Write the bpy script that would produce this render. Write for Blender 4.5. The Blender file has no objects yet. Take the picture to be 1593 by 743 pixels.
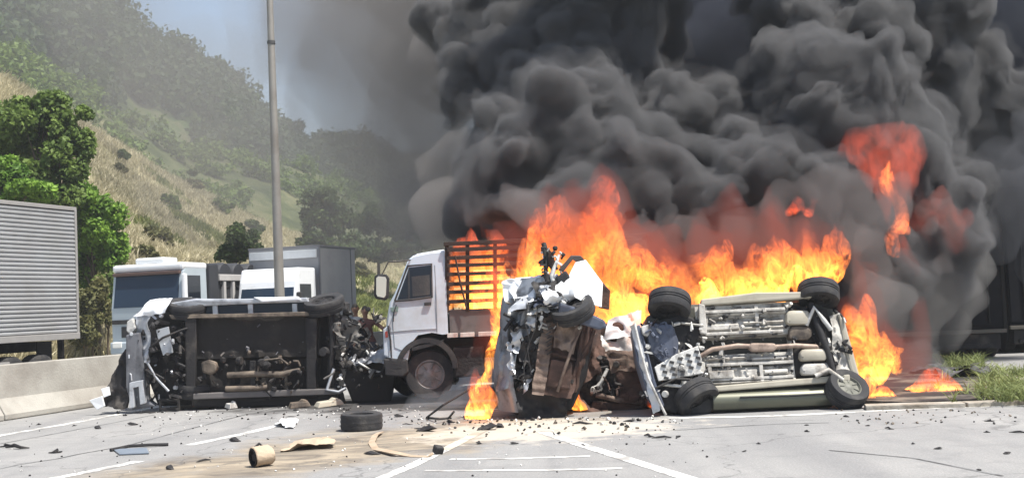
import bpy, bmesh, math, random
import numpy as np
from mathutils import Vector, Matrix, Euler

# ------------------------------------------------------------------ camera
SC = bpy.context.scene
COL = SC.collection
R = math.radians
F_PX, W_PX, H_PX = 1900.0, 1593.0, 743.0
CAM_H, ROLL, PITCH = 1.6, R(2.5), math.atan(100.5 / 1900.0)
cF = Vector((0, math.cos(PITCH), math.sin(PITCH)))
cUp = Vector((0, -math.sin(PITCH), math.cos(PITCH)))
cX = Vector((1, 0, 0))
cR = cX * math.cos(ROLL) - cUp * math.sin(ROLL)
cU = cUp * math.cos(ROLL) + cX * math.sin(ROLL)
cam = bpy.data.objects.new('camera', bpy.data.cameras.new('camera'))
COL.objects.link(cam)
cam.data.sensor_fit = 'HORIZONTAL'
cam.data.sensor_width = 36.0
cam.data.lens = F_PX / W_PX * 36.0
cam.data.clip_start = 0.1
cam.data.clip_end = 6000
M = Matrix((cR, cU, -cF)).transposed().to_4x4()
M.translation = Vector((0, 0, CAM_H))
cam.matrix_world = M
SC.camera = cam

# ------------------------------------------------------------------ light
SUN_DIR = Vector((0.36, -0.20, 0.91)).normalized()      # towards the sun: high, from the right
world = bpy.data.worlds.new('World')
SC.world = world
world.use_nodes = True
wn, wl = world.node_tree.nodes, world.node_tree.links
sky = wn.new('ShaderNodeTexSky')
sky.sky_type = 'NISHITA'
sky.sun_disc = False
sky.sun_elevation = math.asin(SUN_DIR.z)
sky.sun_rotation = math.atan2(SUN_DIR.x, SUN_DIR.y)
sky.air_density = 1.0
sky.dust_density = 1.8
sky.ozone_density = 1.2
bgn = wn['Background'] if 'Background' in wn else wn.new('ShaderNodeBackground')
wl.new(sky.outputs[0], bgn.inputs['Color'])
bgn.inputs['Strength'].default_value = 0.10
sun = bpy.data.objects.new('sun', bpy.data.lights.new('sun', 'SUN'))
COL.objects.link(sun)
sun.data.energy = 5.0
sun.data.angle = R(0.55)
sun.data.color = (1.0, 0.955, 0.88)
sun.rotation_euler = SUN_DIR.to_track_quat('Z', 'Y').to_euler()
sun.location = (10, -10, 40)
SC.view_settings.view_transform = 'Standard'
SC.view_settings.look = 'None'
SC.view_settings.gamma = 1.0
SC.view_settings.exposure = 0.80
SC.view_settings.use_curve_mapping = False
cy = SC.cycles
cy.max_bounces = 6
cy.diffuse_bounces = 3
cy.glossy_bounces = 2
cy.transmission_bounces = 4
cy.volume_bounces = 3
cy.transparent_max_bounces = 24
cy.use_denoising = True
cy.sample_clamp_indirect = 6.0
cy.volume_max_steps = 256
cy.caustics_reflective = False
cy.caustics_refractive = False

# ------------------------------------------------------------------ picture helpers (layout only)
def ray(px, py):
    return (cF + cR * ((px - W_PX / 2) / F_PX) + cU * (-(py - H_PX / 2) / F_PX))
def at(px, py, Y):
    d = ray(px, py)
    return Vector((0, 0, CAM_H)) + d * (Y / d.y)
def gp(px, py, z=0.0):
    d = ray(px, py)
    return Vector((0, 0, CAM_H)) + d * ((z - CAM_H) / d.z)
def gz(px, py, z):
    p = gp(px, py); return Vector((p.x, p.y, z))
RNG = random.Random(7)
NR = np.random.RandomState(11)

# ------------------------------------------------------------------ numpy noise and surface nets
_lat = NR.rand(64, 64, 64).astype(np.float32)
def vnoise(x, y, z):
    x = np.asarray(x, np.float32); y = np.asarray(y, np.float32); z = np.asarray(z, np.float32)
    xi = np.floor(x); yi = np.floor(y); zi = np.floor(z)
    fx, fy, fz = x - xi, y - yi, z - zi
    fx = fx * fx * (3 - 2 * fx); fy = fy * fy * (3 - 2 * fy); fz = fz * fz * (3 - 2 * fz)
    x0 = xi.astype(np.int32) & 63; y0 = yi.astype(np.int32) & 63; z0 = zi.astype(np.int32) & 63
    x1 = (x0 + 1) & 63; y1 = (y0 + 1) & 63; z1 = (z0 + 1) & 63
    L = _lat
    a = L[x0, y0, z0] * (1 - fx) + L[x1, y0, z0] * fx
    b = L[x0, y1, z0] * (1 - fx) + L[x1, y1, z0] * fx
    c = L[x0, y0, z1] * (1 - fx) + L[x1, y0, z1] * fx
    d = L[x0, y1, z1] * (1 - fx) + L[x1, y1, z1] * fx
    a = a * (1 - fy) + b * fy
    c = c * (1 - fy) + d * fy
    return (a * (1 - fz) + c * fz) * 2 - 1
def fbm(x, y, z, o=4, g=0.5):
    s = 0; a = 1.0; k = 1.0
    for i in range(o):
        s = s + a * vnoise(x * k + 7.3 * i, y * k + 3.1 * i, z * k + 5.7 * i)
        a *= g; k *= 2.03
    return s
_C = np.array([[0,0,0],[1,0,0],[0,1,0],[1,1,0],[0,0,1],[1,0,1],[0,1,1],[1,1,1]])
_E = [(0,1),(2,3),(4,5),(6,7),(0,2),(1,3),(4,6),(5,7),(0,4),(1,5),(2,6),(3,7)]
def surface_nets(f, org, h):
    ins = f < 0
    n = np.array(f.shape) - 1
    cnt = np.zeros(tuple(n), np.int8)
    for c in _C:
        cnt += ins[c[0]:c[0]+n[0], c[1]:c[1]+n[1], c[2]:c[2]+n[2]]
    act = (cnt > 0) & (cnt < 8)
    I = np.argwhere(act)
    idx = np.full(tuple(n), -1, np.int64)
    idx[act] = np.arange(len(I))
    val = np.stack([f[I[:,0]+c[0], I[:,1]+c[1], I[:,2]+c[2]] for c in _C], 1)
    acc = np.zeros((len(I), 3)); num = np.zeros(len(I))
    for a, b in _E:
        va, vb = val[:,a], val[:,b]
        m = (va < 0) != (vb < 0)
        t = np.where(m, va / np.where(m, va - vb, 1), 0)
        p = _C[a] + (_C[b] - _C[a]) * t[:,None]
        acc += p * m[:,None]; num += m
    V = (I + acc / num[:,None]) * h + np.asarray(org)
    Q = []
    for ax in range(3):
        u, v = (ax + 1) % 3, (ax + 2) % 3
        sl0 = [slice(None)] * 3; sl1 = [slice(None)] * 3
        sl0[ax] = slice(0, -1); sl1[ax] = slice(1, None)
        A, B = ins[tuple(sl0)], ins[tuple(sl1)]
        ch = np.argwhere(A != B)
        ok = (ch[:,u] > 0) & (ch[:,v] > 0) & (ch[:,u] < n[u]) & (ch[:,v] < n[v])
        ch = ch[ok]
        flip = ~A[ch[:,0], ch[:,1], ch[:,2]]
        def g(du, dv):
            k = ch.copy(); k[:,u] -= du; k[:,v] -= dv
            return idx[k[:,0], k[:,1], k[:,2]]
        q = np.stack([g(1,1), g(0,1), g(0,0), g(1,0)], 1)
        q[flip] = q[flip][:, ::-1]
        Q.append(q)
    return V, np.concatenate(Q)

def mesh_np(name, V, Q, smooth=True):
    V = np.ascontiguousarray(V, np.float32); Q = np.ascontiguousarray(Q, np.int32)
    k = Q.shape[1]
    me = bpy.data.meshes.new(name)
    me.vertices.add(len(V)); me.vertices.foreach_set('co', V.ravel())
    me.loops.add(Q.size); me.loops.foreach_set('vertex_index', Q.ravel())
    me.polygons.add(len(Q))
    me.polygons.foreach_set('loop_start', np.arange(0, Q.size, k, dtype=np.int32))
    me.polygons.foreach_set('loop_total', np.full(len(Q), k, np.int32))
    if smooth:
        me.polygons.foreach_set('use_smooth', np.ones(len(Q), bool))
    me.update(calc_edges=True)
    return me

# ------------------------------------------------------------------ objects
def link(name, me, mat=None, parent=None):
    o = bpy.data.objects.new(name, me)
    COL.objects.link(o)
    if mat is not None and me is not None:
        me.materials.clear(); me.materials.append(mat)
    if parent is not None:
        o.parent = parent
    return o
def tag(o, label=None, cat=None, group=None, kind=None):
    if label: o['label'] = label
    if cat: o['category'] = cat
    if group: o['group'] = group
    if kind: o['kind'] = kind
    return o
def empty(name, loc, rz=0.0, label=None, cat=None, group=None, rx=0.0, ry=0.0):
    o = bpy.data.objects.new(name, None)
    COL.objects.link(o)
    o.location = loc
    o.rotation_euler = (rx, ry, rz)
    o.empty_display_size = 0.2
    return tag(o, label, cat, group)

class MB:
    """collects simple solids, builds one mesh"""
    def __init__(s):
        s.v = []; s.f = []
    def add(s, vs, fs):
        b = len(s.v)
        s.v += [tuple(p) for p in vs]
        s.f += [tuple(i + b for i in q) for q in fs]
        return s
    def box(s, c, d, rot=None, taper=None):
        x, y, z = d[0] / 2, d[1] / 2, d[2] / 2
        P = [Vector(p) for p in ((-x,-y,-z),(x,-y,-z),(x,y,-z),(-x,y,-z),(-x,-y,z),(x,-y,z),(x,y,z),(-x,y,z))]
        if taper:
            for p in P[4:]:
                p.x *= taper[0]; p.y *= taper[1]
        if rot is not None:
            m = Euler(rot).to_matrix(); P = [m @ p for p in P]
        c = Vector(c)
        return s.add([p + c for p in P], [(0,3,2,1),(4,5,6,7),(0,1,5,4),(1,2,6,5),(2,3,7,6),(3,0,4,7)])
    def prism(s, poly, y0, y1, axes='xz'):
        """polygon in the x-z plane, extruded along y from y0 to y1"""
        n = len(poly)
        if axes == 'xz':
            A = [(p[0], y0, p[1]) for p in poly]; B = [(p[0], y1, p[1]) for p in poly]
        elif axes == 'xy':
            A = [(p[0], p[1], y0) for p in poly]; B = [(p[0], p[1], y1) for p in poly]
        else:
            A = [(y0, p[0], p[1]) for p in poly]; B = [(y1, p[0], p[1]) for p in poly]
        fs = [tuple(range(n)), tuple(range(2 * n - 1, n - 1, -1))]
        fs += [(i, i + n, (i + 1) % n + n, (i + 1) % n) for i in range(n)]
        return s.add(A + B, fs)
    def tube(s, pts, r, n=8, cap=True):
        pts = [Vector(p) for p in pts]
        rs = r if isinstance(r, (list, tuple)) else [r] * len(pts)
        vs = []; fs = []
        ref = None
        for i, p in enumerate(pts):
            t = (pts[min(i + 1, len(pts) - 1)] - pts[max(i - 1, 0)]).normalized()
            if ref is None:
                ref = t.orthogonal().normalized()
            ref = (ref - t * ref.dot(t))
            ref = ref.normalized() if ref.length > 1e-6 else t.orthogonal().normalized()
            b = t.cross(ref)
            for k in range(n):
                a = 2 * math.pi * k / n
                vs.append(p + (ref * math.cos(a) + b * math.sin(a)) * rs[i])
        for i in range(len(pts) - 1):
            for k in range(n):
                fs.append((i*n + k, i*n + (k+1) % n, (i+1)*n + (k+1) % n, (i+1)*n + k))
        if cap:
            fs.append(tuple(range(n - 1, -1, -1))); m = (len(pts) - 1) * n
            fs.append(tuple(range(m, m + n)))
        return s.add(vs, fs)
    def lathe(s, prof, c, axis, n=28, ref=None):
        """profile of (radius, height along axis)"""
        ax = Vector(axis).normalized(); c = Vector(c)
        u = ax.orthogonal().normalized(); w = ax.cross(u)
        vs = []; fs = []
        for (r, h) in prof:
            for k in range(n):
                a = 2 * math.pi * k / n
                vs.append(c + ax * h + (u * math.cos(a) + w * math.sin(a)) * r)
        for i in range(len(prof) - 1):
            for k in range(n):
                fs.append((i*n + k, i*n + (k+1) % n, (i+1)*n + (k+1) % n, (i+1)*n + k))
        return s.add(vs, fs)
    def grid(s, fn, nu, nv, thick=0.0):
        """fn(u,v)->point, u,v in 0..1; thick>0 closes it into a slab along y"""
        vs = [Vector(fn(i / nu, j / nv)) for j in range(nv + 1) for i in range(nu + 1)]
        w = nu + 1
        fs = [(j*w + i, j*w + i + 1, (j+1)*w + i + 1, (j+1)*w + i) for j in range(nv) for i in range(nu)]
        if thick:
            m = len(vs)
            vs2 = [v + Vector((0, thick, 0)) for v in vs]
            fs += [tuple(m + k for k in reversed(q)) for q in fs]
            rim = [i for i in range(w)] + [j*w + nu for j in range(1, nv + 1)] + [nv*w + i for i in range(nu - 1, -1, -1)] + [j*w for j in range(nv - 1, 0, -1)]
            for a, b in zip(rim, rim[1:] + rim[:1]):
                fs.append((a, a + m, b + m, b))
            vs += vs2
        return s.add(vs, fs)
    def mesh(s, name, smooth=None, bevel=0.0):
        me = bpy.data.meshes.new(name)
        me.from_pydata(s.v, [], s.f)
        bm = bmesh.new(); bm.from_mesh(me)
        bmesh.ops.recalc_face_normals(bm, faces=bm.faces)
        if bevel:
            es = [e for e in bm.edges if len(e.link_faces) == 2 and e.calc_face_angle(0) > R(40)]
            bmesh.ops.bevel(bm, geom=es, offset=bevel, segments=2, affect='EDGES', profile=0.6)
        if smooth is not None:
            for f in bm.faces: f.smooth = True
            for e in bm.edges:
                if len(e.link_faces) == 2 and e.calc_face_angle(0) > R(smooth): e.smooth = False
        bm.to_mesh(me); bm.free()
        return me
    def build(s, name, mat, parent=None, smooth=None, bevel=0.0, crumple=0.0, freq=3.0, seed=0.0):
        me = s.mesh(name, smooth, bevel)
        if crumple:
            n = len(me.vertices); co = np.empty(n * 3, np.float32); me.vertices.foreach_get('co', co)
            co = co.reshape(-1, 3); q = co * freq + seed
            d = np.stack([vnoise(q[:,0], q[:,1], q[:,2]), vnoise(q[:,0] + 31, q[:,1], q[:,2]), vnoise(q[:,0], q[:,1] + 17, q[:,2])], 1)
            co += d * crumple
            me.vertices.foreach_set('co', co.ravel()); me.update()
        return link(name, me, mat, parent)

# ------------------------------------------------------------------ materials
MATS = {}
def nodes(m):
    m.use_nodes = True
    return m.node_tree.nodes, m.node_tree.links
def mat(name, col, rough=0.6, metal=0.0, var=0.15, scale=6.0, col2=None, thr=0.5, sharp=0.12, bump=0.0, bscale=40.0, spec=0.4, coat=0.0, extra=None):
    """principled with two noise-mixed colours (wear, dirt, soot) and fine relief"""
    if name in MATS: return MATS[name]
    m = bpy.data.materials.new(name); MATS[name] = m
    N, L = nodes(m)
    b = N['Principled BSDF']
    b.inputs['Roughness'].default_value = rough
    b.inputs['Metallic'].default_value = metal
    b.inputs['Specular IOR Level'].default_value = spec
    b.inputs['Coat Weight'].default_value = coat
    tc = N.new('ShaderNodeTexCoord')
    n1 = N.new('ShaderNodeTexNoise'); n1.inputs['Scale'].default_value = scale; n1.inputs['Detail'].default_value = 6
    L.new(tc.outputs['Object'], n1.inputs['Vector'])
    mx = N.new('ShaderNodeMix'); mx.data_type = 'RGBA'
    c = Vector(col)
    mx.inputs['A'].default_value = (*[max(0, x * (1 - var)) for x in c], 1)
    mx.inputs['B'].default_value = (*[min(1, x * (1 + var)) for x in c], 1)
    L.new(n1.outputs['Fac'], mx.inputs['Factor'])
    out = mx.outputs['Result']
    if col2 is not None:
        n2 = N.new('ShaderNodeTexNoise'); n2.inputs['Scale'].default_value = scale * 0.55; n2.inputs['Detail'].default_value = 8; n2.inputs['Roughness'].default_value = 0.62
        mp = N.new('ShaderNodeMapping'); mp.inputs['Location'].default_value = (3.7, 9.1, 5.3)
        L.new(tc.outputs['Object'], mp.inputs['Vector']); L.new(mp.outputs[0], n2.inputs['Vector'])
        rm = N.new('ShaderNodeMapRange'); rm.inputs['From Min'].default_value = thr - sharp; rm.inputs['From Max'].default_value = thr + sharp
        L.new(n2.outputs['Fac'], rm.inputs['Value'])
        m2 = N.new('ShaderNodeMix'); m2.data_type = 'RGBA'
        L.new(rm.outputs[0], m2.inputs['Factor']); L.new(out, m2.inputs['A']); m2.inputs['B'].default_value = (*col2, 1)
        out = m2.outputs['Result']
    L.new(out, b.inputs['Base Color'])
    if bump:
        n3 = N.new('ShaderNodeTexNoise'); n3.inputs['Scale'].default_value = bscale; n3.inputs['Detail'].default_value = 5
        L.new(tc.outputs['Object'], n3.inputs['Vector'])
        bp = N.new('ShaderNodeBump'); bp.inputs['Strength'].default_value = bump; bp.inputs['Distance'].default_value = 0.02
        L.new(n3.outputs['Fac'], bp.inputs['Height']); L.new(bp.outputs[0], b.inputs['Normal'])
    return m
def volume_mat(name, col, density, aniso=0.2):
    m = bpy.data.materials.new(name)
    N, L = nodes(m)
    N.remove(N['Principled BSDF'])
    v = N.new('ShaderNodeVolumePrincipled')
    v.inputs['Color'].default_value = (*col, 1)
    v.inputs['Density'].default_value = density
    v.inputs['Anisotropy'].default_value = aniso
    v.inputs['Absorption Color'].default_value = (0, 0, 0, 1)
    L.new(v.outputs[0], N['Material Output'].inputs['Volume'])
    return m
# ------------------------------------------------------------------ setting
TH = R(16.3)                                            # heading of the motorway
DX, DY = math.sin(TH), math.cos(TH)
B0 = Vector((-8.72, 20.8, 0))                           # a point on the median barrier
def rd(s, t, z=0.0):
    """s metres along the road from B0, t metres to its left"""
    return Vector((B0.x + DX * s - DY * t, B0.y + DY * s + DX * t, z))
def rd_at(px, t):
    """where the line t metres left of the barrier is seen at column px (near the horizon)"""
    k = ray(px, 472 - (px - 796) * 0.0437); k = k.x / k.y
    # B0.x + DX s - DY t = k (B0.y + DY s + DX t)
    s = (k * (B0.y + DX * t) - B0.x + DY * t) / (DX - k * DY)
    return s

def ground_mat():
    m = bpy.data.materials.new('verge_soil'); N, L = nodes(m); b = N['Principled BSDF']; b.inputs['Roughness'].default_value = 0.95
    tc = N.new('ShaderNodeTexCoord')
    n1 = N.new('ShaderNodeTexNoise'); n1.inputs['Scale'].default_value = 0.35; n1.inputs['Detail'].default_value = 10
    L.new(tc.outputs['Object'], n1.inputs['Vector'])
    cr = N.new('ShaderNodeValToRGB'); e = cr.color_ramp.elements
    e[0].position = 0.35; e[0].color = (0.10, 0.12, 0.035, 1); e[1].position = 0.65; e[1].color = (0.24, 0.20, 0.10, 1)
    L.new(n1.outputs['Fac'], cr.inputs[0]); L.new(cr.outputs[0], b.inputs['Base Color'])
    return m
def road_mat():
    m = bpy.data.materials.new('asphalt'); N, L = nodes(m); b = N['Principled BSDF']; b.inputs['Roughness'].default_value = 0.85
    b.inputs['Specular IOR Level'].default_value = 0.25
    tc = N.new('ShaderNodeTexCoord')
    def noise(sc, det=6, rough=0.55, vec=None, dist=0.0):
        n = N.new('ShaderNodeTexNoise'); n.inputs['Scale'].default_value = sc; n.inputs['Detail'].default_value = det
        n.inputs['Roughness'].default_value = rough; n.inputs['Distortion'].default_value = dist
        L.new(vec or tc.outputs['Object'], n.inputs['Vector']); return n.outputs['Fac']
    def rng(v, a, c, x=0.0, y=1.0):
        r = N.new('ShaderNodeMapRange'); r.inputs['From Min'].default_value = a; r.inputs['From Max'].default_value = c
        r.inputs['To Min'].default_value = x; r.inputs['To Max'].default_value = y; L.new(v, r.inputs['Value']); return r.outputs[0]
    def mix(f, a, c):
        x = N.new('ShaderNodeMix'); x.data_type = 'RGBA'
        L.new(f, x.inputs['Factor'])
        for s, v in (('A', a), ('B', c)):
            if isinstance(v, tuple): x.inputs[s].default_value = (*v, 1)
            else: L.new(v, x.inputs[s])
        return x.outputs['Result']
    def mul(a, c):
        x = N.new('ShaderNodeMath'); x.operation = 'MULTIPLY'
        for i, v in enumerate((a, c)):
            if isinstance(v, float): x.inputs[i].default_value = v
            else: L.new(v, x.inputs[i])
        return x.outputs[0]
    # along-road streaks: rotate so that y runs with the road, squeeze it
    mp = N.new('ShaderNodeMapping'); mp.vector_type = 'POINT'; mp.inputs['Rotation'].default_value = (0, 0, TH); mp.inputs['Scale'].default_value = (1.0, 0.06, 1.0)
    L.new(tc.outputs['Object'], mp.inputs['Vector'])
    base = mix(rng(noise(0.5, 8), 0.3, 0.7), (0.215, 0.215, 0.213), (0.305, 0.30, 0.29))
    base = mix(mul(rng(noise(0.9, 5, 0.6, mp.outputs[0]), 0.40, 0.62), 0.75), base, (0.185, 0.185, 0.187))
    base = mix(mul(rng(noise(42, 3, 0.7), 0.48, 0.72), 0.5), base, (0.42, 0.41, 0.39))
    base = mix(mul(rng(noise(55, 2, 0.7), 0.5, 0.3), 0.45), base, (0.12, 0.12, 0.12))
    base = mix(mul(rng(noise(2.6, 7, 0.68), 0.52, 0.70), 0.55), base, (0.17, 0.17, 0.17))
    # soil thrown over the lanes in front of the wrecks
    xyz = N.new('ShaderNodeSeparateXYZ'); L.new(tc.outputs['Object'], xyz.inputs[0])
    c = gp(575, 690); w = gp(790, 660)
    ax = (w - c).normalized()
    mp2 = N.new('ShaderNodeMapping'); mp2.vector_type = 'TEXTURE'
    mp2.inputs['Location'].default_value = (c.x, c.y, 0); mp2.inputs['Rotation'].default_value = (0, 0, R(52)); mp2.inputs['Scale'].default_value = (5.0, 1.7, 1)
    L.new(tc.outputs['Object'], mp2.inputs['Vector'])
    ln = N.new('ShaderNodeVectorMath'); ln.operation = 'LENGTH'; L.new(mp2.outputs[0], ln.inputs[0])
    nz = rng(noise(0.8, 7, 0.65, None, 0.8), 0.25, 0.75, -0.5, 0.5)
    ad = N.new('ShaderNodeMath'); ad.operation = 'ADD'; L.new(ln.outputs['Value'], ad.inputs[0]); L.new(nz, ad.inputs[1])
    dirt = rng(ad.outputs[0], 1.05, 0.55)
    mp3 = N.new('ShaderNodeMapping'); mp3.inputs['Rotation'].default_value = (0, 0, R(-60)); mp3.inputs['Scale'].default_value = (0.7, 1.7, 1)
    L.new(tc.outputs['Object'], mp3.inputs['Vector'])
    dcol = mix(rng(noise(1.3, 8, 0.68, mp3.outputs[0], 1.2), 0.38, 0.62), (0.34, 0.285, 0.21), (0.13, 0.11, 0.088))
    base = mix(mul(dirt, 0.92), base, dcol)
    # pale powder in front of the middle wrecks
    mp4 = N.new('ShaderNodeMapping'); mp4.vector_type = 'TEXTURE'; c2 = gp(850, 668)
    mp4.inputs['Location'].default_value = (c2.x, c2.y, 0); mp4.inputs['Scale'].default_value = (2.0, 1.5, 1)
    L.new(tc.outputs['Object'], mp4.inputs['Vector'])
    l4 = N.new('ShaderNodeVectorMath'); l4.operation = 'LENGTH'; L.new(mp4.outputs[0], l4.inputs[0])
    a4 = N.new('ShaderNodeMath'); a4.operation = 'ADD'; L.new(l4.outputs['Value'], a4.inputs[0]); L.new(rng(noise(2.2, 7, 0.7), 0.25, 0.75, -0.6, 0.6), a4.inputs[1])
    base = mix(mul(rng(a4.outputs[0], 0.95, 0.6), 0.7), base, (0.50, 0.45, 0.38))
    # scorched asphalt under the fire
    mp5 = N.new('ShaderNodeMapping'); mp5.vector_type = 'TEXTURE'; c3 = gp(900, 612)
    mp5.inputs['Location'].default_value = (c3.x, c3.y, 0); mp5.inputs['Scale'].default_value = (6.2, 2.6, 1)
    L.new(tc.outputs['Object'], mp5.inputs['Vector'])
    l5 = N.new('ShaderNodeVectorMath'); l5.operation = 'LENGTH'; L.new(mp5.outputs[0], l5.inputs[0])
    a5 = N.new('ShaderNodeMath'); a5.operation = 'ADD'; L.new(l5.outputs['Value'], a5.inputs[0]); L.new(rng(noise(1.0, 6, 0.6), 0.25, 0.75, -0.3, 0.3), a5.inputs[1])
    base = mix(mul(rng(a5.outputs[0], 1.05, 0.8), 0.9), base, (0.03, 0.028, 0.027))
    # cracks
    vo = N.new('ShaderNodeTexVoronoi'); vo.feature = 'DISTANCE_TO_EDGE'; vo.inputs['Scale'].default_value = 0.33
    L.new(tc.outputs['Object'], vo.inputs['Vector'])
    wv = N.new('ShaderNodeVectorMath'); wv.operation = 'MULTIPLY_ADD'
    nn = N.new('ShaderNodeTexNoise'); nn.inputs['Scale'].default_value = 1.5; nn.inputs['Detail'].default_value = 6; L.new(tc.outputs['Object'], nn.inputs['Vector'])
    wv.inputs[1].default_value = (1.2, 1.2, 0); L.new(nn.outputs['Color'], wv.inputs[0]); L.new(tc.outputs['Object'], wv.inputs[2]); L.new(wv.outputs[0], vo.inputs['Vector'])
    base = mix(mul(rng(vo.outputs['Distance'], 0.006, 0.002), 0.45), base, (0.07, 0.07, 0.07))
    L.new(base, b.inputs['Base Color'])
    bp = N.new('ShaderNodeBump'); bp.inputs['Strength'].default_value = 0.5; bp.inputs['Distance'].default_value = 0.01
    L.new(noise(90, 3), bp.inputs['Height']); L.new(bp.outputs[0], b.inputs['Normal'])
    return m
def sheet(name, pts, z, m, parent=None, kind=None):
    me = bpy.data.meshes.new(name)
    me.from_pydata([(p[0], p[1], z) for p in pts], [], [tuple(range(len(pts)))])
    bm = bmesh.new(); bm.from_mesh(me); bmesh.ops.recalc_face_normals(bm, faces=bm.faces)
    for f in bm.faces:
        if f.normal.z < 0: f.normal_flip()
    bmesh.ops.triangulate(bm, faces=bm.faces); bm.to_mesh(me); bm.free()
    o = link(name, me, m, parent)
    if kind: o['kind'] = kind
    return o
sheet('ground', [(-600,-200),(600,-200),(600,900),(-600,900)], -0.03, ground_mat(), kind='structure')
ASPH = road_mat()
road = sheet('road', [rd(-60,-0.05), rd(-60,-34), rd(300,-34), rd(300,-0.05)], 0.0, ASPH, kind='structure')
sheet('road', [rd(-60,0.7), rd(-60,12.5), rd(300,12.5), rd(300,0.7)], 0.0, ASPH, kind='structure')
sheet('median', [rd(-60,-0.05), rd(-60,0.7), rd(300,0.7), rd(300,-0.05)], -0.004, mat('concrete_dark', (0.3,0.29,0.27), 0.9), kind='structure')

PAINT = mat('road_paint', (0.66,0.66,0.63), 0.7, 0, 0.10, 7.0, col2=(0.30,0.29,0.275), thr=0.53, sharp=0.06, bump=0.2)
PAINT_DIRTY = mat('road_paint_dirty', (0.60,0.55,0.46), 0.8, 0, 0.12, 3.0, col2=(0.30,0.25,0.19), thr=0.52, sharp=0.12, bump=0.2)
def stripe(px, w, m=None, name='lane_marking', z=0.004):
    """painted stripe along ground points, width w metres, slightly ragged edges"""
    P = [gp(*p) for p in px]
    # resample
    Q = [P[0]]
    for a, b in zip(P, P[1:]):
        n = max(1, int((b - a).length / 0.25))
        Q += [a.lerp(b, (i + 1) / n) for i in range(n)]
    vs, fs = [], []
    for i, p in enumerate(Q):
        t = (Q[min(i + 1, len(Q) - 1)] - Q[max(0, i - 1)]).normalized()
        nrm = Vector((-t.y, t.x, 0))
        j = 1 + 0.10 * (RNG.random() - 0.5)
        vs += [tuple(p + nrm * w / 2 * j + Vector((0, 0, z))), tuple(p - nrm * w / 2 * j + Vector((0, 0, z)))]
    for i in range(len(Q) - 1):
        fs.append((2*i, 2*i+1, 2*i+3, 2*i+2))
    me = bpy.data.meshes.new(name); me.from_pydata(vs, [], fs)
    bm = bmesh.new(); bm.from_mesh(me)
    for f in bm.faces:
        f.normal_update()
        if f.normal.z < 0: f.normal_flip()
    bm.to_mesh(me); bm.free()
    return link(name, me, m or PAINT, road)
stripe([(-60,692),(0,677),(100,660),(190,643),(260,630)], 0.16)                 # edge line along the barrier
stripe([(294,692),(380,674),(456,656)], 0.16)
stripe([(60,748),(140,733),(216,717)], 0.16)
stripe([(590,745),(640,724),(690,700)], 0.14, PAINT)                               # gore outline, left leg
stripe([(690,700),(730,680),(762,664)], 0.14, PAINT_DIRTY)
stripe([(845,672),(900,690),(970,712),(1075,745)], 0.15, PAINT)                    # right leg
stripe([(660,732),(760,731),(850,731),(968,728)], 0.10, PAINT)                     # bars between the legs
stripe([(700,714),(800,713),(918,709)], 0.09, PAINT)
stripe([(1040,650),(1200,647),(1340,640),(1480,634),(1640,628)], 0.17, PAINT)      # edge line under the olive car

TAR = mat('tar_seam', (0.06,0.06,0.06), 0.8, 0, 0.2, 4, col2=(0.17,0.17,0.17), thr=0.5, sharp=0.05)
for P_ in ([(-30,735),(30,722),(90,713),(122,706)], [(122,706),(200,692),(290,668),(380,645),(430,634)], [(1050,669),(1120,664),(1210,659),(1290,657)], [(560,652),(640,640)], [(1290,700),(1420,712),(1560,740)], [(0,690),(150,662),(240,645)]):
    stripe(P_, 0.035, TAR, 'tar_seam', 0.003)
# island at the right with soil, kerb and the side road beyond
SOIL = mat('scorched_soil', (0.17,0.15,0.12), 0.95, 0, 0.35, 2.5, col2=(0.022,0.02,0.02), thr=0.44, sharp=0.08, bump=0.8, bscale=14)
island_px = [(1300,628),(1400,633),(1500,629),(1600,624),(1700,618),(1800,610),(1800,585),(1640,592),(1593,598),(1545,583),(1490,566),(1430,560),(1340,575),(1290,600)]
ip = [gp(*p) for p in island_px]
me = MB().prism([(p.x, p.y) for p in ip], -0.02, 0.07, 'xy')
island = me.build('traffic_island', SOIL); island['kind'] = 'structure'
KERB = mat('kerb_concrete', (0.40,0.37,0.32), 0.95, 0, 0.2, 4, col2=(0.20,0.17,0.13), thr=0.5, bump=0.6, bscale=20)
def kerb(px, w=0.16, h=0.13):
    P = [gp(*p) for p in px]; n = 0
    for a, b in zip(P, P[1:]):
        L_ = (b - a).length; k = max(1, round(L_ / 1.0))
        for i in range(k):
            p, q = a.lerp(b, i / k), a.lerp(b, (i + 1) / k)
            d = (q - p); c = (p + q) / 2
            MB().box((0,0,0), (d.length - 0.012, w, h)).build('kerb_stone', KERB, island, bevel=0.012).matrix_local = Matrix.Translation((c.x, c.y, h / 2 - 0.015)) @ Matrix.Rotation(math.atan2(d.y, d.x), 4, 'Z')
kerb([(1345,636),(1500,632),(1650,626)], 0.3, 0.075)
kerb([(1700,590),(1593,602),(1548,586)])
sheet('side_road', [gp(1548,581), gp(1800,566), gp(1800,584), gp(1640,590), gp(1597,596)], 0.006, mat('pale_concrete_road', (0.42,0.40,0.37), 0.9, 0, 0.15, 2), kind='structure')

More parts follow.
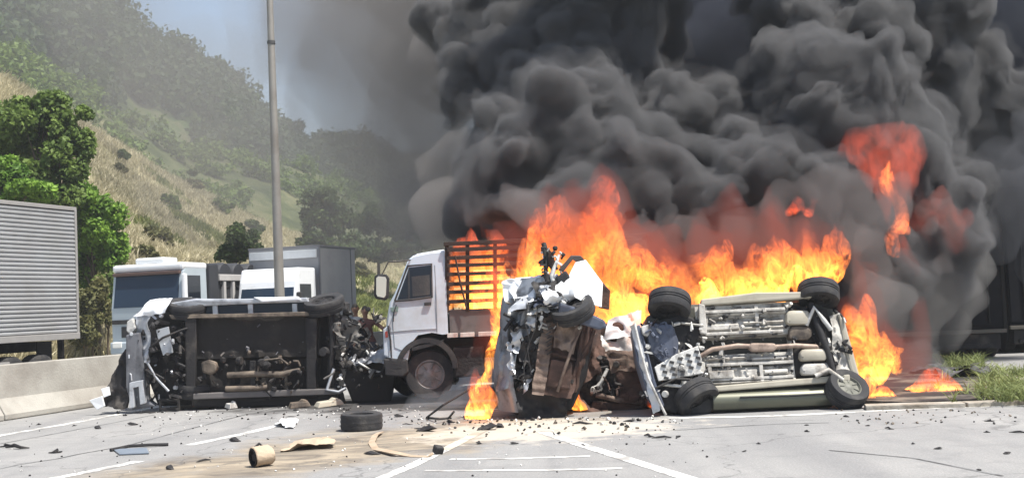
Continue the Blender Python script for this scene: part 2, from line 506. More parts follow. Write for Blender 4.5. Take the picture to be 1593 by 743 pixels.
# median barrier
CONC = mat('barrier_concrete', (0.36,0.345,0.31), 0.9, 0, 0.16, 1.6, col2=(0.21,0.19,0.165), thr=0.56, sharp=0.16, bump=0.35, bscale=25)
barrier = empty('concrete_barrier', B0, -TH, 'long low grey concrete median barrier at the left edge of the road', 'barrier')
prof = [(0.0,0.0),(0.0,0.09),(-0.17,0.36),(-0.215,0.93),(-0.425,0.93),(-0.47,0.36),(-0.64,0.09),(-0.64,0.0)]
seg = None
for i in range(-7, 22):
    o = MB().prism([(p[0] + 0.0, p[1]) for p in prof], 0.012, 3.988).build('barrier_segment', CONC, barrier, bevel=0.02) if seg is None else seg.copy()
    if seg is None: seg = o
    else: COL.objects.link(o)
    o.location = (RNG.uniform(-0.012, 0.012), i * 4.0, RNG.uniform(-0.006, 0.004))

# ------------------------------------------------------------------ hills
def interp(P, x):
    return float(np.interp(x, [p[0] for p in P], [p[1] for p in P]))
def hill_point(crest, t0, t1, z0, px, k):
    s = rd_at(px, t0 + (t1 - t0) * k)
    p = rd(s, t0 + (t1 - t0) * k)
    sc = rd_at(px, t1); pc = rd(sc, t1)
    yc = interp(crest, px)
    d = ray(px, yc); zc = CAM_H + d.z / d.y * pc.y
    if k <= 1: h = z0 + (zc - z0) * (k ** 0.92)
    else: h = zc - (k - 1) * (t1 - t0) * 0.55
    w = min(1, k * 4)
    n = float(fbm(p.x * 0.07, p.y * 0.07, 0.3, 4, 0.5)) * 1.1 * w * (t1 - t0) / 40 * (0.35 if 0.85 < k < 1.15 else 1.0)
    return Vector((p.x, p.y, h + n))
def hill(name, crest, t0, t1, z0, px0, px1, nu, nv, m):
    vs = []
    for j in range(nv + 1):
        k = 1.45 * j / nv
        for i in range(nu + 1):
            vs.append(hill_point(crest, t0, t1, z0, px0 + (px1 - px0) * i / nu, k))
    w = nu + 1
    fs = [(j*w + i, j*w + i + 1, (j+1)*w + i + 1, (j+1)*w + i) for j in range(nv) for i in range(nu)]
    o = link(name, mesh_np(name, [tuple(v) for v in vs], fs), m); o['kind'] = 'structure'
    return o
def slope_mat(name, a, b_, c, sc=0.12):
    m = bpy.data.materials.new(name); N, L = nodes(m); b = N['Principled BSDF']; b.inputs['Roughness'].default_value = 0.95; b.inputs['Specular IOR Level'].default_value = 0.1
    tc = N.new('ShaderNodeTexCoord')
    n1 = N.new('ShaderNodeTexNoise'); n1.inputs['Scale'].default_value = sc; n1.inputs['Detail'].default_value = 10; n1.inputs['Roughness'].default_value = 0.65
    L.new(tc.outputs['Object'], n1.inputs['Vector'])
    cr = N.new('ShaderNodeValToRGB'); e = cr.color_ramp.elements
    e[0].position = 0.36; e[0].color = (*a, 1); e[1].position = 0.66; e[1].color = (*c, 1)
    x = e.new(0.5); x.color = (*b_, 1)
    L.new(n1.outputs['Fac'], cr.inputs[0]); L.new(cr.outputs[0], b.inputs['Base Color'])
    bp = N.new('ShaderNodeBump'); bp.inputs['Strength'].default_value = 0.9; bp.inputs['Distance'].default_value = 0.5
    n2 = N.new('ShaderNodeTexNoise'); n2.inputs['Scale'].default_value = sc * 12; n2.inputs['Detail'].default_value = 5
    L.new(tc.outputs['Object'], n2.inputs['Vector']); L.new(n2.outputs['Fac'], bp.inputs['Height']); L.new(bp.outputs[0], b.inputs['Normal'])
    return m
CR_NEAR = [(-900,-120),(-300,0),(-100,70),(0,118),(100,166),(180,216),(250,262),(320,300),(380,330),(460,362),(540,388),(640,402),(760,412),(1000,418)]
CR_MID = [(-900,-100),(-300,-60),(-100,10),(0,62),(60,100),(130,138),(200,185),(260,222),(330,238),(400,246),(480,260),(530,280),(575,302),(640,330),(760,365),(1000,400)]
CR_FAR = [(-900,-180),(-300,-110),(100,-50),(180,12),(230,62),(290,80),(330,108),(360,124),(400,165),(440,206),(480,236),(520,228),(570,224),(610,250),(660,258),(800,290),(1000,330)]
NEAR = (CR_NEAR, 14.0, 50.0, 0.0); MID = (CR_MID, 52.0, 92.0, 3.0); FAR = (CR_FAR, 96.0, 180.0, 6.0)
hill('hill', *NEAR, -700, 900, 150, 40, slope_mat('dry_slope', (0.11,0.125,0.05), (0.31,0.285,0.165), (0.46,0.41,0.265), 0.16))
hill('hill', *MID, -700, 900, 120, 30, slope_mat('green_slope', (0.035,0.05,0.022), (0.085,0.10,0.045), (0.165,0.16,0.085), 0.10))
hill('hill', *FAR, -700, 1000, 120, 30, slope_mat('wooded_slope', (0.03,0.055,0.02), (0.06,0.09,0.03), (0.13,0.12,0.07), 0.05))

# ------------------------------------------------------------------ vegetation
def leaf_mat(name, a, c, trans=0.35):
    m = bpy.data.materials.new(name); N, L = nodes(m); b = N['Principled BSDF']
    b.inputs['Roughness'].default_value = 0.6; b.inputs['Specular IOR Level'].default_value = 0.25
    tc = N.new('ShaderNodeTexCoord'); n1 = N.new('ShaderNodeTexNoise'); n1.inputs['Scale'].default_value = 1.1; n1.inputs['Detail'].default_value = 6; n1.inputs['Roughness'].default_value = 0.7
    L.new(tc.outputs['Object'], n1.inputs['Vector'])
    cr = N.new('ShaderNodeValToRGB'); e = cr.color_ramp.elements
    e[0].position = 0.36; e[0].color = (*a, 1); e[1].position = 0.64; e[1].color = (*c, 1)
    L.new(n1.outputs['Fac'], cr.inputs[0]); L.new(cr.outputs[0], b.inputs['Base Color'])
    tr = N.new('ShaderNodeBsdfTranslucent'); L.new(cr.outputs[0], tr.inputs['Color'])
    mx = N.new('ShaderNodeMixShader'); mx.inputs[0].default_value = trans
    L.new(b.outputs[0], mx.inputs[1]); L.new(tr.outputs[0], mx.inputs[2]); L.new(mx.outputs[0], N['Material Output'].inputs['Surface'])
    return m
def leaf_cloud(clumps, n, size, rs, up=0.25):
    """clumps: list of (cx,cy,cz,rx,ry,rz); leaves as bent pairs of triangles near the clumps' skins"""
    C = np.array(clumps, float)
    w = (C[:,3] * C[:,4] * C[:,5]) ** (2 / 3); w /= w.sum()
    ci = rs.choice(len(C), n, p=w)
    d = rs.normal(size=(n, 3)); d /= np.linalg.norm(d, axis=1)[:,None]
    r = 0.15 + 1.1 * rs.rand(n) ** 0.6
    p = C[ci, :3] + d * C[ci, 3:] * r[:,None]
    a = rs.normal(size=(n, 3)) * 0.75 + d * 0.3; a[:,2] -= up; a /= np.linalg.norm(a, axis=1)[:,None]
    nr = d * 0.7 + rs.normal(size=(n, 3)) * 0.55; nr[:,2] += 0.5
    b = np.cross(nr, a); b /= np.linalg.norm(b, axis=1)[:,None] + 1e-9
    s = size * (0.6 + 0.8 * rs.rand(n))[:,None]
    q = np.cross(a, b)
    v0 = p - a * s * 0.6; v1 = p + b * s * 0.36 + q * s * 0.10; v2 = p + a * s * 0.6; v3 = p - b * s * 0.36 + q * s * 0.10
    V = np.stack([v0, v1, v2, v3], 1).reshape(-1, 3)
    return V, np.arange(4 * n).reshape(-1, 4)
BARK = mat('bark', (0.11,0.085,0.06), 0.95, 0, 0.3, 5, bump=0.8, bscale=12)
LEAF = {
    'bright': leaf_mat('leaf_bright', (0.06,0.14,0.02), (0.26,0.42,0.06)),
    'mid': leaf_mat('leaf_mid', (0.05,0.095,0.02), (0.20,0.28,0.065)),
    'dark': leaf_mat('leaf_dark', (0.028,0.055,0.016), (0.11,0.165,0.045)),
    'olive': leaf_mat('leaf_olive', (0.07,0.08,0.028), (0.22,0.21,0.085)),
    'far': leaf_mat('leaf_far', (0.022,0.042,0.014), (0.07,0.105,0.032)),
}
def tree(name, label, cat, base, blobs, n, size, lm, seed, trunk_r=0.14, group=None, sub=18):
    """blobs: crown lobes in world space; trunk from base with a limb to each lobe"""
    rs = np.random.RandomState(seed)
    t = empty(name, base, 0, label, cat, group)
    b = Vector(base)
    cl = []
    for (c, r) in blobs:
        for k in range(sub):
            d = rs.normal(size=3); d /= np.linalg.norm(d); d[2] = d[2] * 0.8 + 0.05
            q = 0.20 + 0.20 * rs.rand()
            cl.append((*(np.array(c) - np.array(b) + d * np.array(r) * (0.45 + 0.5 * rs.rand())), *(np.array(r) * q)))
    V, Q = leaf_cloud(cl, n, size, rs)
    link('crown', mesh_np('crown', V, Q, False), LEAF[lm], t)
    m = MB()
    top = Vector(blobs[0][0]) - b
    fork = Vector((top.x * 0.3, top.y * 0.3, max(0.3, top.z * 0.45)))
    m.tube([(0,0,-0.2), fork * 0.5 + Vector((rs.normal() * 0.06, rs.normal() * 0.06, 0)), fork], [trunk_r * 1.25, trunk_r, trunk_r * 0.8], 8)
    for (c, r) in blobs:
        e = Vector(c) - b; mid = fork.lerp(e, 0.5) + Vector((rs.normal() * 0.15, rs.normal() * 0.15, 0.1))
        m.tube([fork, mid, e], [trunk_r * 0.65, trunk_r * 0.4, trunk_r * 0.12], 6)
        for k in range(4):
            d = Vector(rs.normal(size=3)); d.normalize()
            e2 = e + Vector((d.x * r[0], d.y * r[1], d.z * r[2])) * 0.8
            m.tube([mid, mid.lerp(e2, 0.55) + Vector((0, 0, 0.1)), e2], [trunk_r * 0.25, trunk_r * 0.15, trunk_r * 0.05], 5)
    m.build('trunk', BARK, t, smooth=60)
    return t
def pxblob(px, py, rx, rz, Y):
    c = at(px, py, Y); k = Y / F_PX
    return ((c.x, c.y, c.z), (rx * k, (rx + rz) / 2 * k, rz * k))
def on_near(px, k): return hill_point(*NEAR, px, k)
def foot(px, t=13.5):
    return rd(rd_at(px, t), t)
f1 = foot(50, 15.5); Y1 = f1.y
tree('broadleaf_tree', 'tall broad green tree on the left behind the silver trailer', 'tree', (f1.x, f1.y, 0.1), [pxblob(70,200,66,55,Y1),pxblob(20,220,60,60,Y1+0.8),pxblob(105,240,36,55,Y1-0.4),pxblob(25,300,55,50,Y1-0.6),pxblob(60,165,45,28,Y1),pxblob(70,290,55,45,Y1-1.0),pxblob(110,180,30,22,Y1)], 34000, 0.17, 'mid', 21, 0.2)
f2 = foot(150, 14.5); Y2 = f2.y
tree('broadleaf_tree', 'bright green leafy tree between the silver trailer and the white cab truck', 'tree', (f2.x, f2.y, 0.1), [pxblob(150,345,45,50,Y2),pxblob(120,310,32,30,Y2-0.5),pxblob(172,385,28,40,Y2),pxblob(135,400,38,45,Y2+0.5),pxblob(150,460,24,40,Y2+0.8),pxblob(115,350,28,40,Y2)], 26000, 0.15, 'bright', 22, 0.12)
f3 = foot(-5, 14.5); Y3 = f3.y
tree('broadleaf_tree', 'low bright green tree at the left edge above the silver trailer', 'tree', (f3.x, f3.y, 0.1), [pxblob(5,265,42,32,Y3),pxblob(40,300,48,26,Y3),pxblob(-50,290,60,50,Y3)], 18000, 0.16, 'bright', 23, 0.15)
p4 = on_near(505, 0.22)
tree('broadleaf_tree', 'dark green spreading tree on the hillside right of the lamp post', 'tree', p4, [pxblob(500,310,34,22,p4.y),pxblob(530,345,40,30,p4.y+1),pxblob(490,375,36,22,p4.y-1),pxblob(545,385,40,24,p4.y),pxblob(500,345,34,30,p4.y),pxblob(515,390,44,18,p4.y-2)], 17000, 0.22, 'dark', 24, 0.14)
p5 = on_near(590, 0.25)
tree('broadleaf_tree', 'smoke-veiled dark tree on the hillside left of the smoke plume', 'tree', p5, [pxblob(590,345,40,32,p5.y),pxblob(630,365,36,30,p5.y+1),pxblob(575,385,36,18,p5.y-1),pxblob(610,390,50,16,p5.y-1)], 13000, 0.25, 'dark', 25, 0.14)
p6 = on_near(372, 0.10)
tree('shrub', 'dark leafy shrub on the slope behind the slatted dark truck body', 'shrub', p6, [pxblob(375,372,26,28,p6.y),pxblob(355,395,22,18,p6.y),pxblob(390,392,20,18,p6.y)], 7000, 0.17, 'dark', 26, 0.06)
SH = [  # px, py, rx, rz, leaf, label
    (190,240,9,9,'dark','tiny dark shrub near the top of the dry grass ridge, beside the tall tree'),
    (186,262,12,8,'olive','low olive shrub on the dry slope just right of the tall tree'),
    (262,312,15,16,'mid','round green shrub in the middle of the dry grass slope'),
    (298,268,7,6,'dark','tiny dark bush standing on the ridge line of the dry slope'),
    (245,365,22,20,'olive','broad olive shrub on the lower slope above the white cab truck'),
    (348,318,17,15,'mid','green shrub on the dry slope left of the lamp post, below the ridge'),
    (300,285,16,9,'olive','low olive scrub just under the ridge of the dry slope'),
    (392,352,18,17,'dark','dark shrub on the slope immediately left of the lamp post'),
    (222,395,24,16,'olive','olive scrub at the foot of the slope behind the cab truck roof'),
    (455,400,20,16,'dark','dark shrub just above the grey box truck'),
    (640,400,24,14,'olive','dusty olive bush behind the white stake truck cab'),
    (560,420,14,12,'olive','small olive bush on the slope right of the grey box truck'),
]
def solve_k(px, py):
    best = None
    for i in range(0, 41):
        k = i / 40; p = on_near(px, k); v = p - Vector((0, 0, CAM_H))
        yy = H_PX / 2 - F_PX * v.dot(cU) / v.dot(cF)
        if best is None or abs(yy - py) < best[0]: best = (abs(yy - py), k)
    return best[1]
for i, (px, py, rx, rz, lm, lab) in enumerate(SH):
    p = on_near(px, solve_k(px, py + rz))
    tree('shrub', lab, 'shrub', p, [pxblob(px, py, rx, rz, p.y), pxblob(px + rx * 0.6, py + rz * 0.4, rx * 0.7, rz * 0.6, p.y)], 2200, 0.20, lm, 40 + i, 0.05, 'shrubs on the dry slope', 9)

for i, (px, py, rx, rz, lm, lab) in enumerate((
        (146,470,24,40,'olive','dry olive brush hiding the trunk of the bright green tree'),
        (132,515,20,26,'olive','low dusty brush at the verge just right of the silver trailer'),
        (168,450,18,34,'mid','green undergrowth between the bright tree and the cab truck'))):
    p = foot(px, 13.6)
    tree('shrub', lab, 'shrub', (p.x, p.y, 0), [pxblob(px, py, rx, rz, p.y), pxblob(px + rx * 0.5, py + rz * 0.4, rx * 0.7, rz * 0.6, p.y), pxblob(px - rx * 0.5, py + rz * 0.5, rx * 0.7, rz * 0.6, p.y)], 5000, 0.13, lm, 90 + i, 0.05)
# dry grass on the near slope
def grass(name, label, pts, n_b, hgt, m, seed, lean=0.25, wid=0.035):
    rs = np.random.RandomState(seed)
    P = np.repeat(np.array(pts, float), n_b, 0); n = len(P)
    P[:, :2] += rs.normal(size=(n, 2)) * hgt * 0.25
    a = rs.rand(n) * 2 * np.pi; h = hgt * (0.5 + rs.rand(n))
    s = np.stack([np.cos(a), np.sin(a), 0 * a], 1) * (wid * h / hgt)[:,None]
    ln = rs.normal(size=(n, 2)) * lean
    tip = P + np.stack([ln[:,0] * h, ln[:,1] * h, h], 1)
    mid = P + np.stack([ln[:,0] * h * 0.3, ln[:,1] * h * 0.3, h * 0.55], 1)
    V = np.stack([P - s, P + s, mid + s * 0.8, mid - s * 0.8, tip], 1).reshape(-1, 3)
    i5 = np.arange(n)[:,None] * 5
    Q = np.concatenate([i5 + np.array([[0,1,2,3]]), i5 + np.array([[3,2,4,4]])])
    me = bpy.data.meshes.new(name)
    me.from_pydata(V.tolist(), [], [tuple(q) for q in (i5 + np.array([[0,1,2,3]])).tolist()] + [tuple(q) for q in (i5 + np.array([[3,2,4]])).tolist()])
    o = link(name, me, m)
    return tag(o, label, 'grass', kind='stuff')
STRAW = leaf_mat('straw', (0.28,0.25,0.145), (0.62,0.56,0.39), 0.3)
GREENGRASS = leaf_mat('green_grass', (0.07,0.10,0.025), (0.24,0.26,0.08), 0.3)
pts = []; ptg = []
while len(pts) < 16000:
    px = RNG.uniform(-60, 720); k = RNG.random() ** 1.0 * 1.04
    p = on_near(px, k)
    nz = float(vnoise(p.x * 0.13, p.y * 0.13, 1.7)) + (0.35 - k) * 0.5
    (ptg if nz > 0.12 else pts).append(tuple(p))
grass('dry_grass', 'tall straw-coloured dry grass covering the near hillside', pts, 8, 0.5, STRAW, 3, 0.45, 0.028)
grass('green_grass', 'patches of green grass among the dry grass of the hillside', ptg, 8, 0.45, GREENGRASS, 4, 0.45, 0.03)

# far woods: one mass of crowns
rs = np.random.RandomState(77)
cl = []
for i in range(1500):
    px = rs.uniform(-120, 760); k = 0.25 + 0.78 * rs.rand() ** 0.7
    if k < 0.6 and vnoise(px * 0.02, k * 6, 2.2) < -0.05: continue
    p = hill_point(*FAR, px, k); r = rs.uniform(2.6, 5.2)
    for q in range(4):
        d = rs.normal(size=3); cl.append((p.x + d[0] * r * 0.4, p.y + d[1] * r * 0.4, p.z + r * 0.75 + d[2] * r * 0.25, r * 0.6, r * 0.6, r * 0.55))
V, Q = leaf_cloud(cl, 130000, 1.35, rs)
tag(link('far_wood', mesh_np('far_wood', V, Q, False), LEAF['far']), 'dense dark woodland covering the far hazy hill', 'woodland', kind='stuff')
cl = []
for i in range(900):
    px = rs.uniform(-120, 760); k = 0.05 + 0.95 * rs.rand()
    p = hill_point(*MID, px, k)
    if vnoise(p.x * 0.05, p.y * 0.05, 4.2) < -0.05 and k < 0.93: continue
    r = rs.uniform(0.9, 2.4)
    for q in range(3):
        d = rs.normal(size=3); cl.append((p.x + d[0] * r * 0.4, p.y + d[1] * r * 0.4, p.z + r * 0.6 + d[2] * r * 0.2, r * 0.6, r * 0.6, r * 0.5))
V, Q = leaf_cloud(cl, 46000, 0.6, rs)
tag(link('hillside_scrub', mesh_np('hillside_scrub', V, Q, False), LEAF['mid']), 'scattered green scrub on the grassy middle hill', 'scrub', kind='stuff')
# two trees that stand out on the far ridge
for (px, py, rx, rz, lab) in ((452,192,24,22,'open-crowned tree sticking out on the far ridge right of the lamp post'), (545,222,40,20,'rounded hazy tree crown on the far ridge left of the smoke')):
    p = hill_point(*FAR, px, 0.98)
    tree('ridge_tree', lab, 'tree', p, [pxblob(px, py, rx, rz, p.y), pxblob(px - rx * 0.6, py + rz * 0.6, rx * 0.6, rz * 0.6, p.y)], 1500, 1.3, 'far', px, 0.35)
# verge plants on the island
def in_island():
    while True:
        px, py = RNG.uniform(1455, 1680), RNG.uniform(562, 632)
        if py < 572 + (px - 1455) * 0.10 and px > 1530: continue
        if px < 1500 + (py - 560) * -0.1 + 30 and py > 585 and RNG.random() < 0.93: continue
        return gz(px, py, 0.06)
ISL = leaf_mat('verge_weed', (0.09,0.12,0.035), (0.30,0.34,0.13), 0.3)
grass('verge_weeds', 'pale green weeds growing on the scorched traffic island at the right', [tuple(in_island()) for _ in range(420)], 8, 0.14, ISL, 8, 1.1, 0.009)
# ------------------------------------------------------------------ vehicle helpers
WHITE = mat('white_paint', (0.78,0.80,0.82), 0.35, 0, 0.03, 3, col2=(0.55,0.55,0.54), thr=0.68, sharp=0.15, coat=0.3)
WHITE_SHADED = mat('shaded_white_paint', (0.50,0.57,0.64), 0.4, 0, 0.06, 2, col2=(0.36,0.37,0.37), thr=0.60, sharp=0.14, coat=0.2)  # white cab colour with its shade put in: darker and bluish
SILVER = mat('crumpled_silver', (0.50,0.52,0.55), 0.4, 0.35, 0.15, 4, col2=(0.12,0.12,0.13), thr=0.60, sharp=0.1)
OLIVE = mat('olive_silver_paint', (0.125,0.128,0.092), 0.38, 0.3, 0.1, 3, col2=(0.07,0.07,0.055), thr=0.62, sharp=0.12, coat=0.3)
BLACKP = mat('black_plastic', (0.022,0.022,0.024), 0.6, 0, 0.3, 6, col2=(0.06,0.055,0.05), thr=0.58, bump=0.3)
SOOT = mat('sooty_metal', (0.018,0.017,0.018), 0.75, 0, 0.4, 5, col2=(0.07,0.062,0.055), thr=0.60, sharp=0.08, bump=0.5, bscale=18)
DARKBROWN = mat('dark_underseal', (0.017,0.015,0.014), 0.8, 0, 0.35, 3, col2=(0.045,0.038,0.032), thr=0.62, sharp=0.1, bump=0.4, bscale=20)
RUBBER = mat('tyre_rubber', (0.028,0.028,0.030), 0.85, 0, 0.25, 8, col2=(0.075,0.07,0.065), thr=0.62, bump=0.3)
RUST = mat('burnt_rust', (0.115,0.066,0.050), 0.9, 0, 0.35, 6, col2=(0.04,0.027,0.024), thr=0.50, sharp=0.12, bump=0.5, bscale=22)
RUSTPALE = mat('burnt_pale_rust', (0.22,0.165,0.13), 0.9, 0, 0.25, 7, col2=(0.085,0.055,0.045), thr=0.52, sharp=0.12, bump=0.4)
ALU = mat('bare_aluminium', (0.60,0.59,0.56), 0.5, 0.2, 0.2, 9, col2=(0.13,0.12,0.11), thr=0.60, sharp=0.08, bump=0.3, bscale=30)
PAN = mat('floor_pan', (0.50,0.48,0.44), 0.6, 0.1, 0.2, 7, col2=(0.17,0.15,0.13), thr=0.56, sharp=0.10, bump=0.3, bscale=30)
TAN = mat('tan_metal', (0.18,0.145,0.11), 0.7, 0, 0.3, 9, col2=(0.05,0.04,0.033), thr=0.51, bump=0.3)
CREAM = mat('cream_sill', (0.40,0.37,0.30), 0.55, 0, 0.12, 5, col2=(0.28,0.25,0.20), thr=0.64)
COPPER = mat('exhaust_pipe', (0.34,0.26,0.21), 0.6, 0.3, 0.2, 12, col2=(0.14,0.10,0.08), thr=0.6)
BLUEGREY = mat('bluegrey_plastic', (0.085,0.10,0.14), 0.5, 0, 0.2, 6, col2=(0.03,0.03,0.04), thr=0.6)
def glass(name, col, rough=0.08):
    m = mat(name, col, rough, 0, 0.1, 1.0, spec=0.3); return m
GLASS = glass('dark_window_glass', (0.012,0.016,0.022))
GLASSBLUE = glass('blue_window_glass', (0.02,0.035,0.06), 0.12)
MIRROR = mat('mirror_face', (0.70,0.68,0.62), 0.15, 0.6, 0.1, 3)
class Wreck:
    """a thing laid out from picture columns and rows at depth Y (metres ahead), local axes parallel to the world"""
    def __init__(s, name, label, cat, base, Y, group=None):
        b = at(base[0], base[1], Y); b.z = 0
        s.e = empty(name, b, 0, label, cat, group); s.b = b; s.Y = Y; s.k = Y / F_PX
    def P(s, px, py, d=0.0):
        q = at(px, py, s.Y); return Vector((q.x - s.b.x, q.y - s.b.y + d, q.z))
    def plate(s, name, poly, d0, th, m, parent=None, bevel=0.012, crumple=0.0, freq=3.0, smooth=None, lean=0.0):
        A = [s.P(p[0], p[1], d0 + (p[2] if len(p) > 2 else 0)) for p in poly]; n = len(A)
        B = [a + Vector((0, th, 0)) for a in A]
        mb = MB().add(A + B, [tuple(range(n)), tuple(range(2*n - 1, n - 1, -1))] + [(i, i + n, (i + 1) % n + n, (i + 1) % n) for i in range(n)])
        return mb.build(name, m, parent or s.e, smooth, bevel, crumple, freq, seed=poly[0][0] * 0.1)
    def panel(s, name, c4, m, nu=24, nv=16, fn=None, crumple=0.0, freq=4.0, th=0.015, parent=None, seed=0.0):
        """sheet between four picture corners (px,py,d) in order top-left, top-right, bottom-right, bottom-left"""
        C = [s.P(*c) for c in c4]
        def f(u, v):
            p = C[0].lerp(C[1], u).lerp(C[3].lerp(C[2], u), v)
            if fn: p.y += fn(u, v)
            if crumple:
                q = p * freq
                p += Vector((float(fbm(q.x + seed, q.y, q.z, 3)), float(fbm(q.x, q.y + 9 + seed, q.z, 3)) * 1.4, float(fbm(q.x, q.y, q.z + 5 + seed, 3)))) * crumple
            return p
        return MB().grid(f, nu, nv, th).build(name, m, parent or s.e, smooth=38)
    def pipe(s, name, pts, r, m, parent=None, n=8):
        return MB().tube([s.P(*p) for p in pts], r, n).build(name, m, parent or s.e, smooth=50)
    def wheel(s, c, axis, rad, wid, rimmat, name='wheel', tyre=None, squash=0.0):
        ax = Vector(axis).normalized(); C = s.P(*c)
        w = wid / 2
        T = MB().lathe([(rad*0.60,-w*0.86),(rad*0.80,-w*1.04),(rad*0.95,-w),(rad,-w*0.7),(rad,-w*0.24),(rad*0.965,-w*0.20),(rad*0.965,-w*0.10),(rad,-w*0.06),(rad,w*0.06),(rad*0.965,w*0.10),(rad*0.965,w*0.20),(rad,w*0.24),(rad,w*0.7),(rad*0.95,w),(rad*0.80,w*1.04),(rad*0.60,w*0.86),(rad*0.58,0),(rad*0.60,-w*0.86)], C, ax, 36)
        o = T.build(name, tyre or RUBBER, s.e, smooth=50)
        rm = MB()
        for sg in (-1, 1):
            rm.lathe([(rad*0.61,sg*w*0.80),(rad*0.55,sg*w*0.86),(rad*0.50,sg*w*0.55),(rad*0.22,sg*w*0.62),(rad*0.18,sg*w*0.72),(0.001,sg*w*0.74)], C, ax, 30)
            u = ax.orthogonal().normalized(); v = ax.cross(u)
            for k in range(7):
                a = 2 * math.pi * k / 7
                q = C + ax * sg * w * 0.60 + (u * math.cos(a) + v * math.sin(a)) * rad * 0.37
                rm.tube([q - (u * math.cos(a) + v * math.sin(a)) * rad * 0.13, q + (u * math.cos(a) + v * math.sin(a)) * rad * 0.13], rad * 0.045, 6)
        rm.build('rim', rimmat, o, smooth=45)
        return o
    def scrap(s, name, rect, n, m, seed, d=(0.0, 0.4), size=(0.05, 0.3), parent=None):
        """tangle of torn strips, brackets, hoses"""
        rg = random.Random(seed); mb = MB()
        for i in range(n):
            px = rg.uniform(rect[0], rect[2]); py = rg.uniform(rect[1], rect[3]); dd = rg.uniform(*d)
            c = s.P(px, py, dd); L_ = rg.uniform(*size)
            t = rg.random()
            rot = (rg.uniform(-1.5, 1.5), rg.uniform(-1.5, 1.5), rg.uniform(-1.5, 1.5))
            if t < 0.45:
                mb.box(c, (L_, L_ * rg.uniform(0.1, 0.5), L_ * rg.uniform(0.08, 0.4)), rot, (rg.uniform(0.5, 1), rg.uniform(0.5, 1)))
            elif t < 0.8:
                a = Vector((rg.gauss(0, 1), rg.gauss(0, 0.5), rg.gauss(0, 1))).normalized() * L_
                b = Vector((rg.gauss(0, 1), rg.gauss(0, 0.5), rg.gauss(0, 1))).normalized() * L_ * 0.6
                q0, q1, q2 = c - a * 0.7, c + Vector((0, 0, 0.02)), c + b
                for q in (q0, q1, q2): q.z = max(q.z, 0.03)
                mb.tube([q0, q0.lerp(q1, 0.6) , q1, q1.lerp(q2, 0.4) + b * 0.1, q2], rg.uniform(0.010, 0.03), 6)
            else:
                mb.lathe([(0.001, 0), (L_ * 0.3, 0), (L_ * 0.32, L_ * 0.1), (L_ * 0.25, L_ * 0.35), (0.001, L_ * 0.36)], c, Euler(rot).to_matrix() @ Vector((0, -1, 0.2)), 12)
        o = mb.build(name, m, parent or s.e, bevel=0.0); o['kind'] = 'stuff'; return o

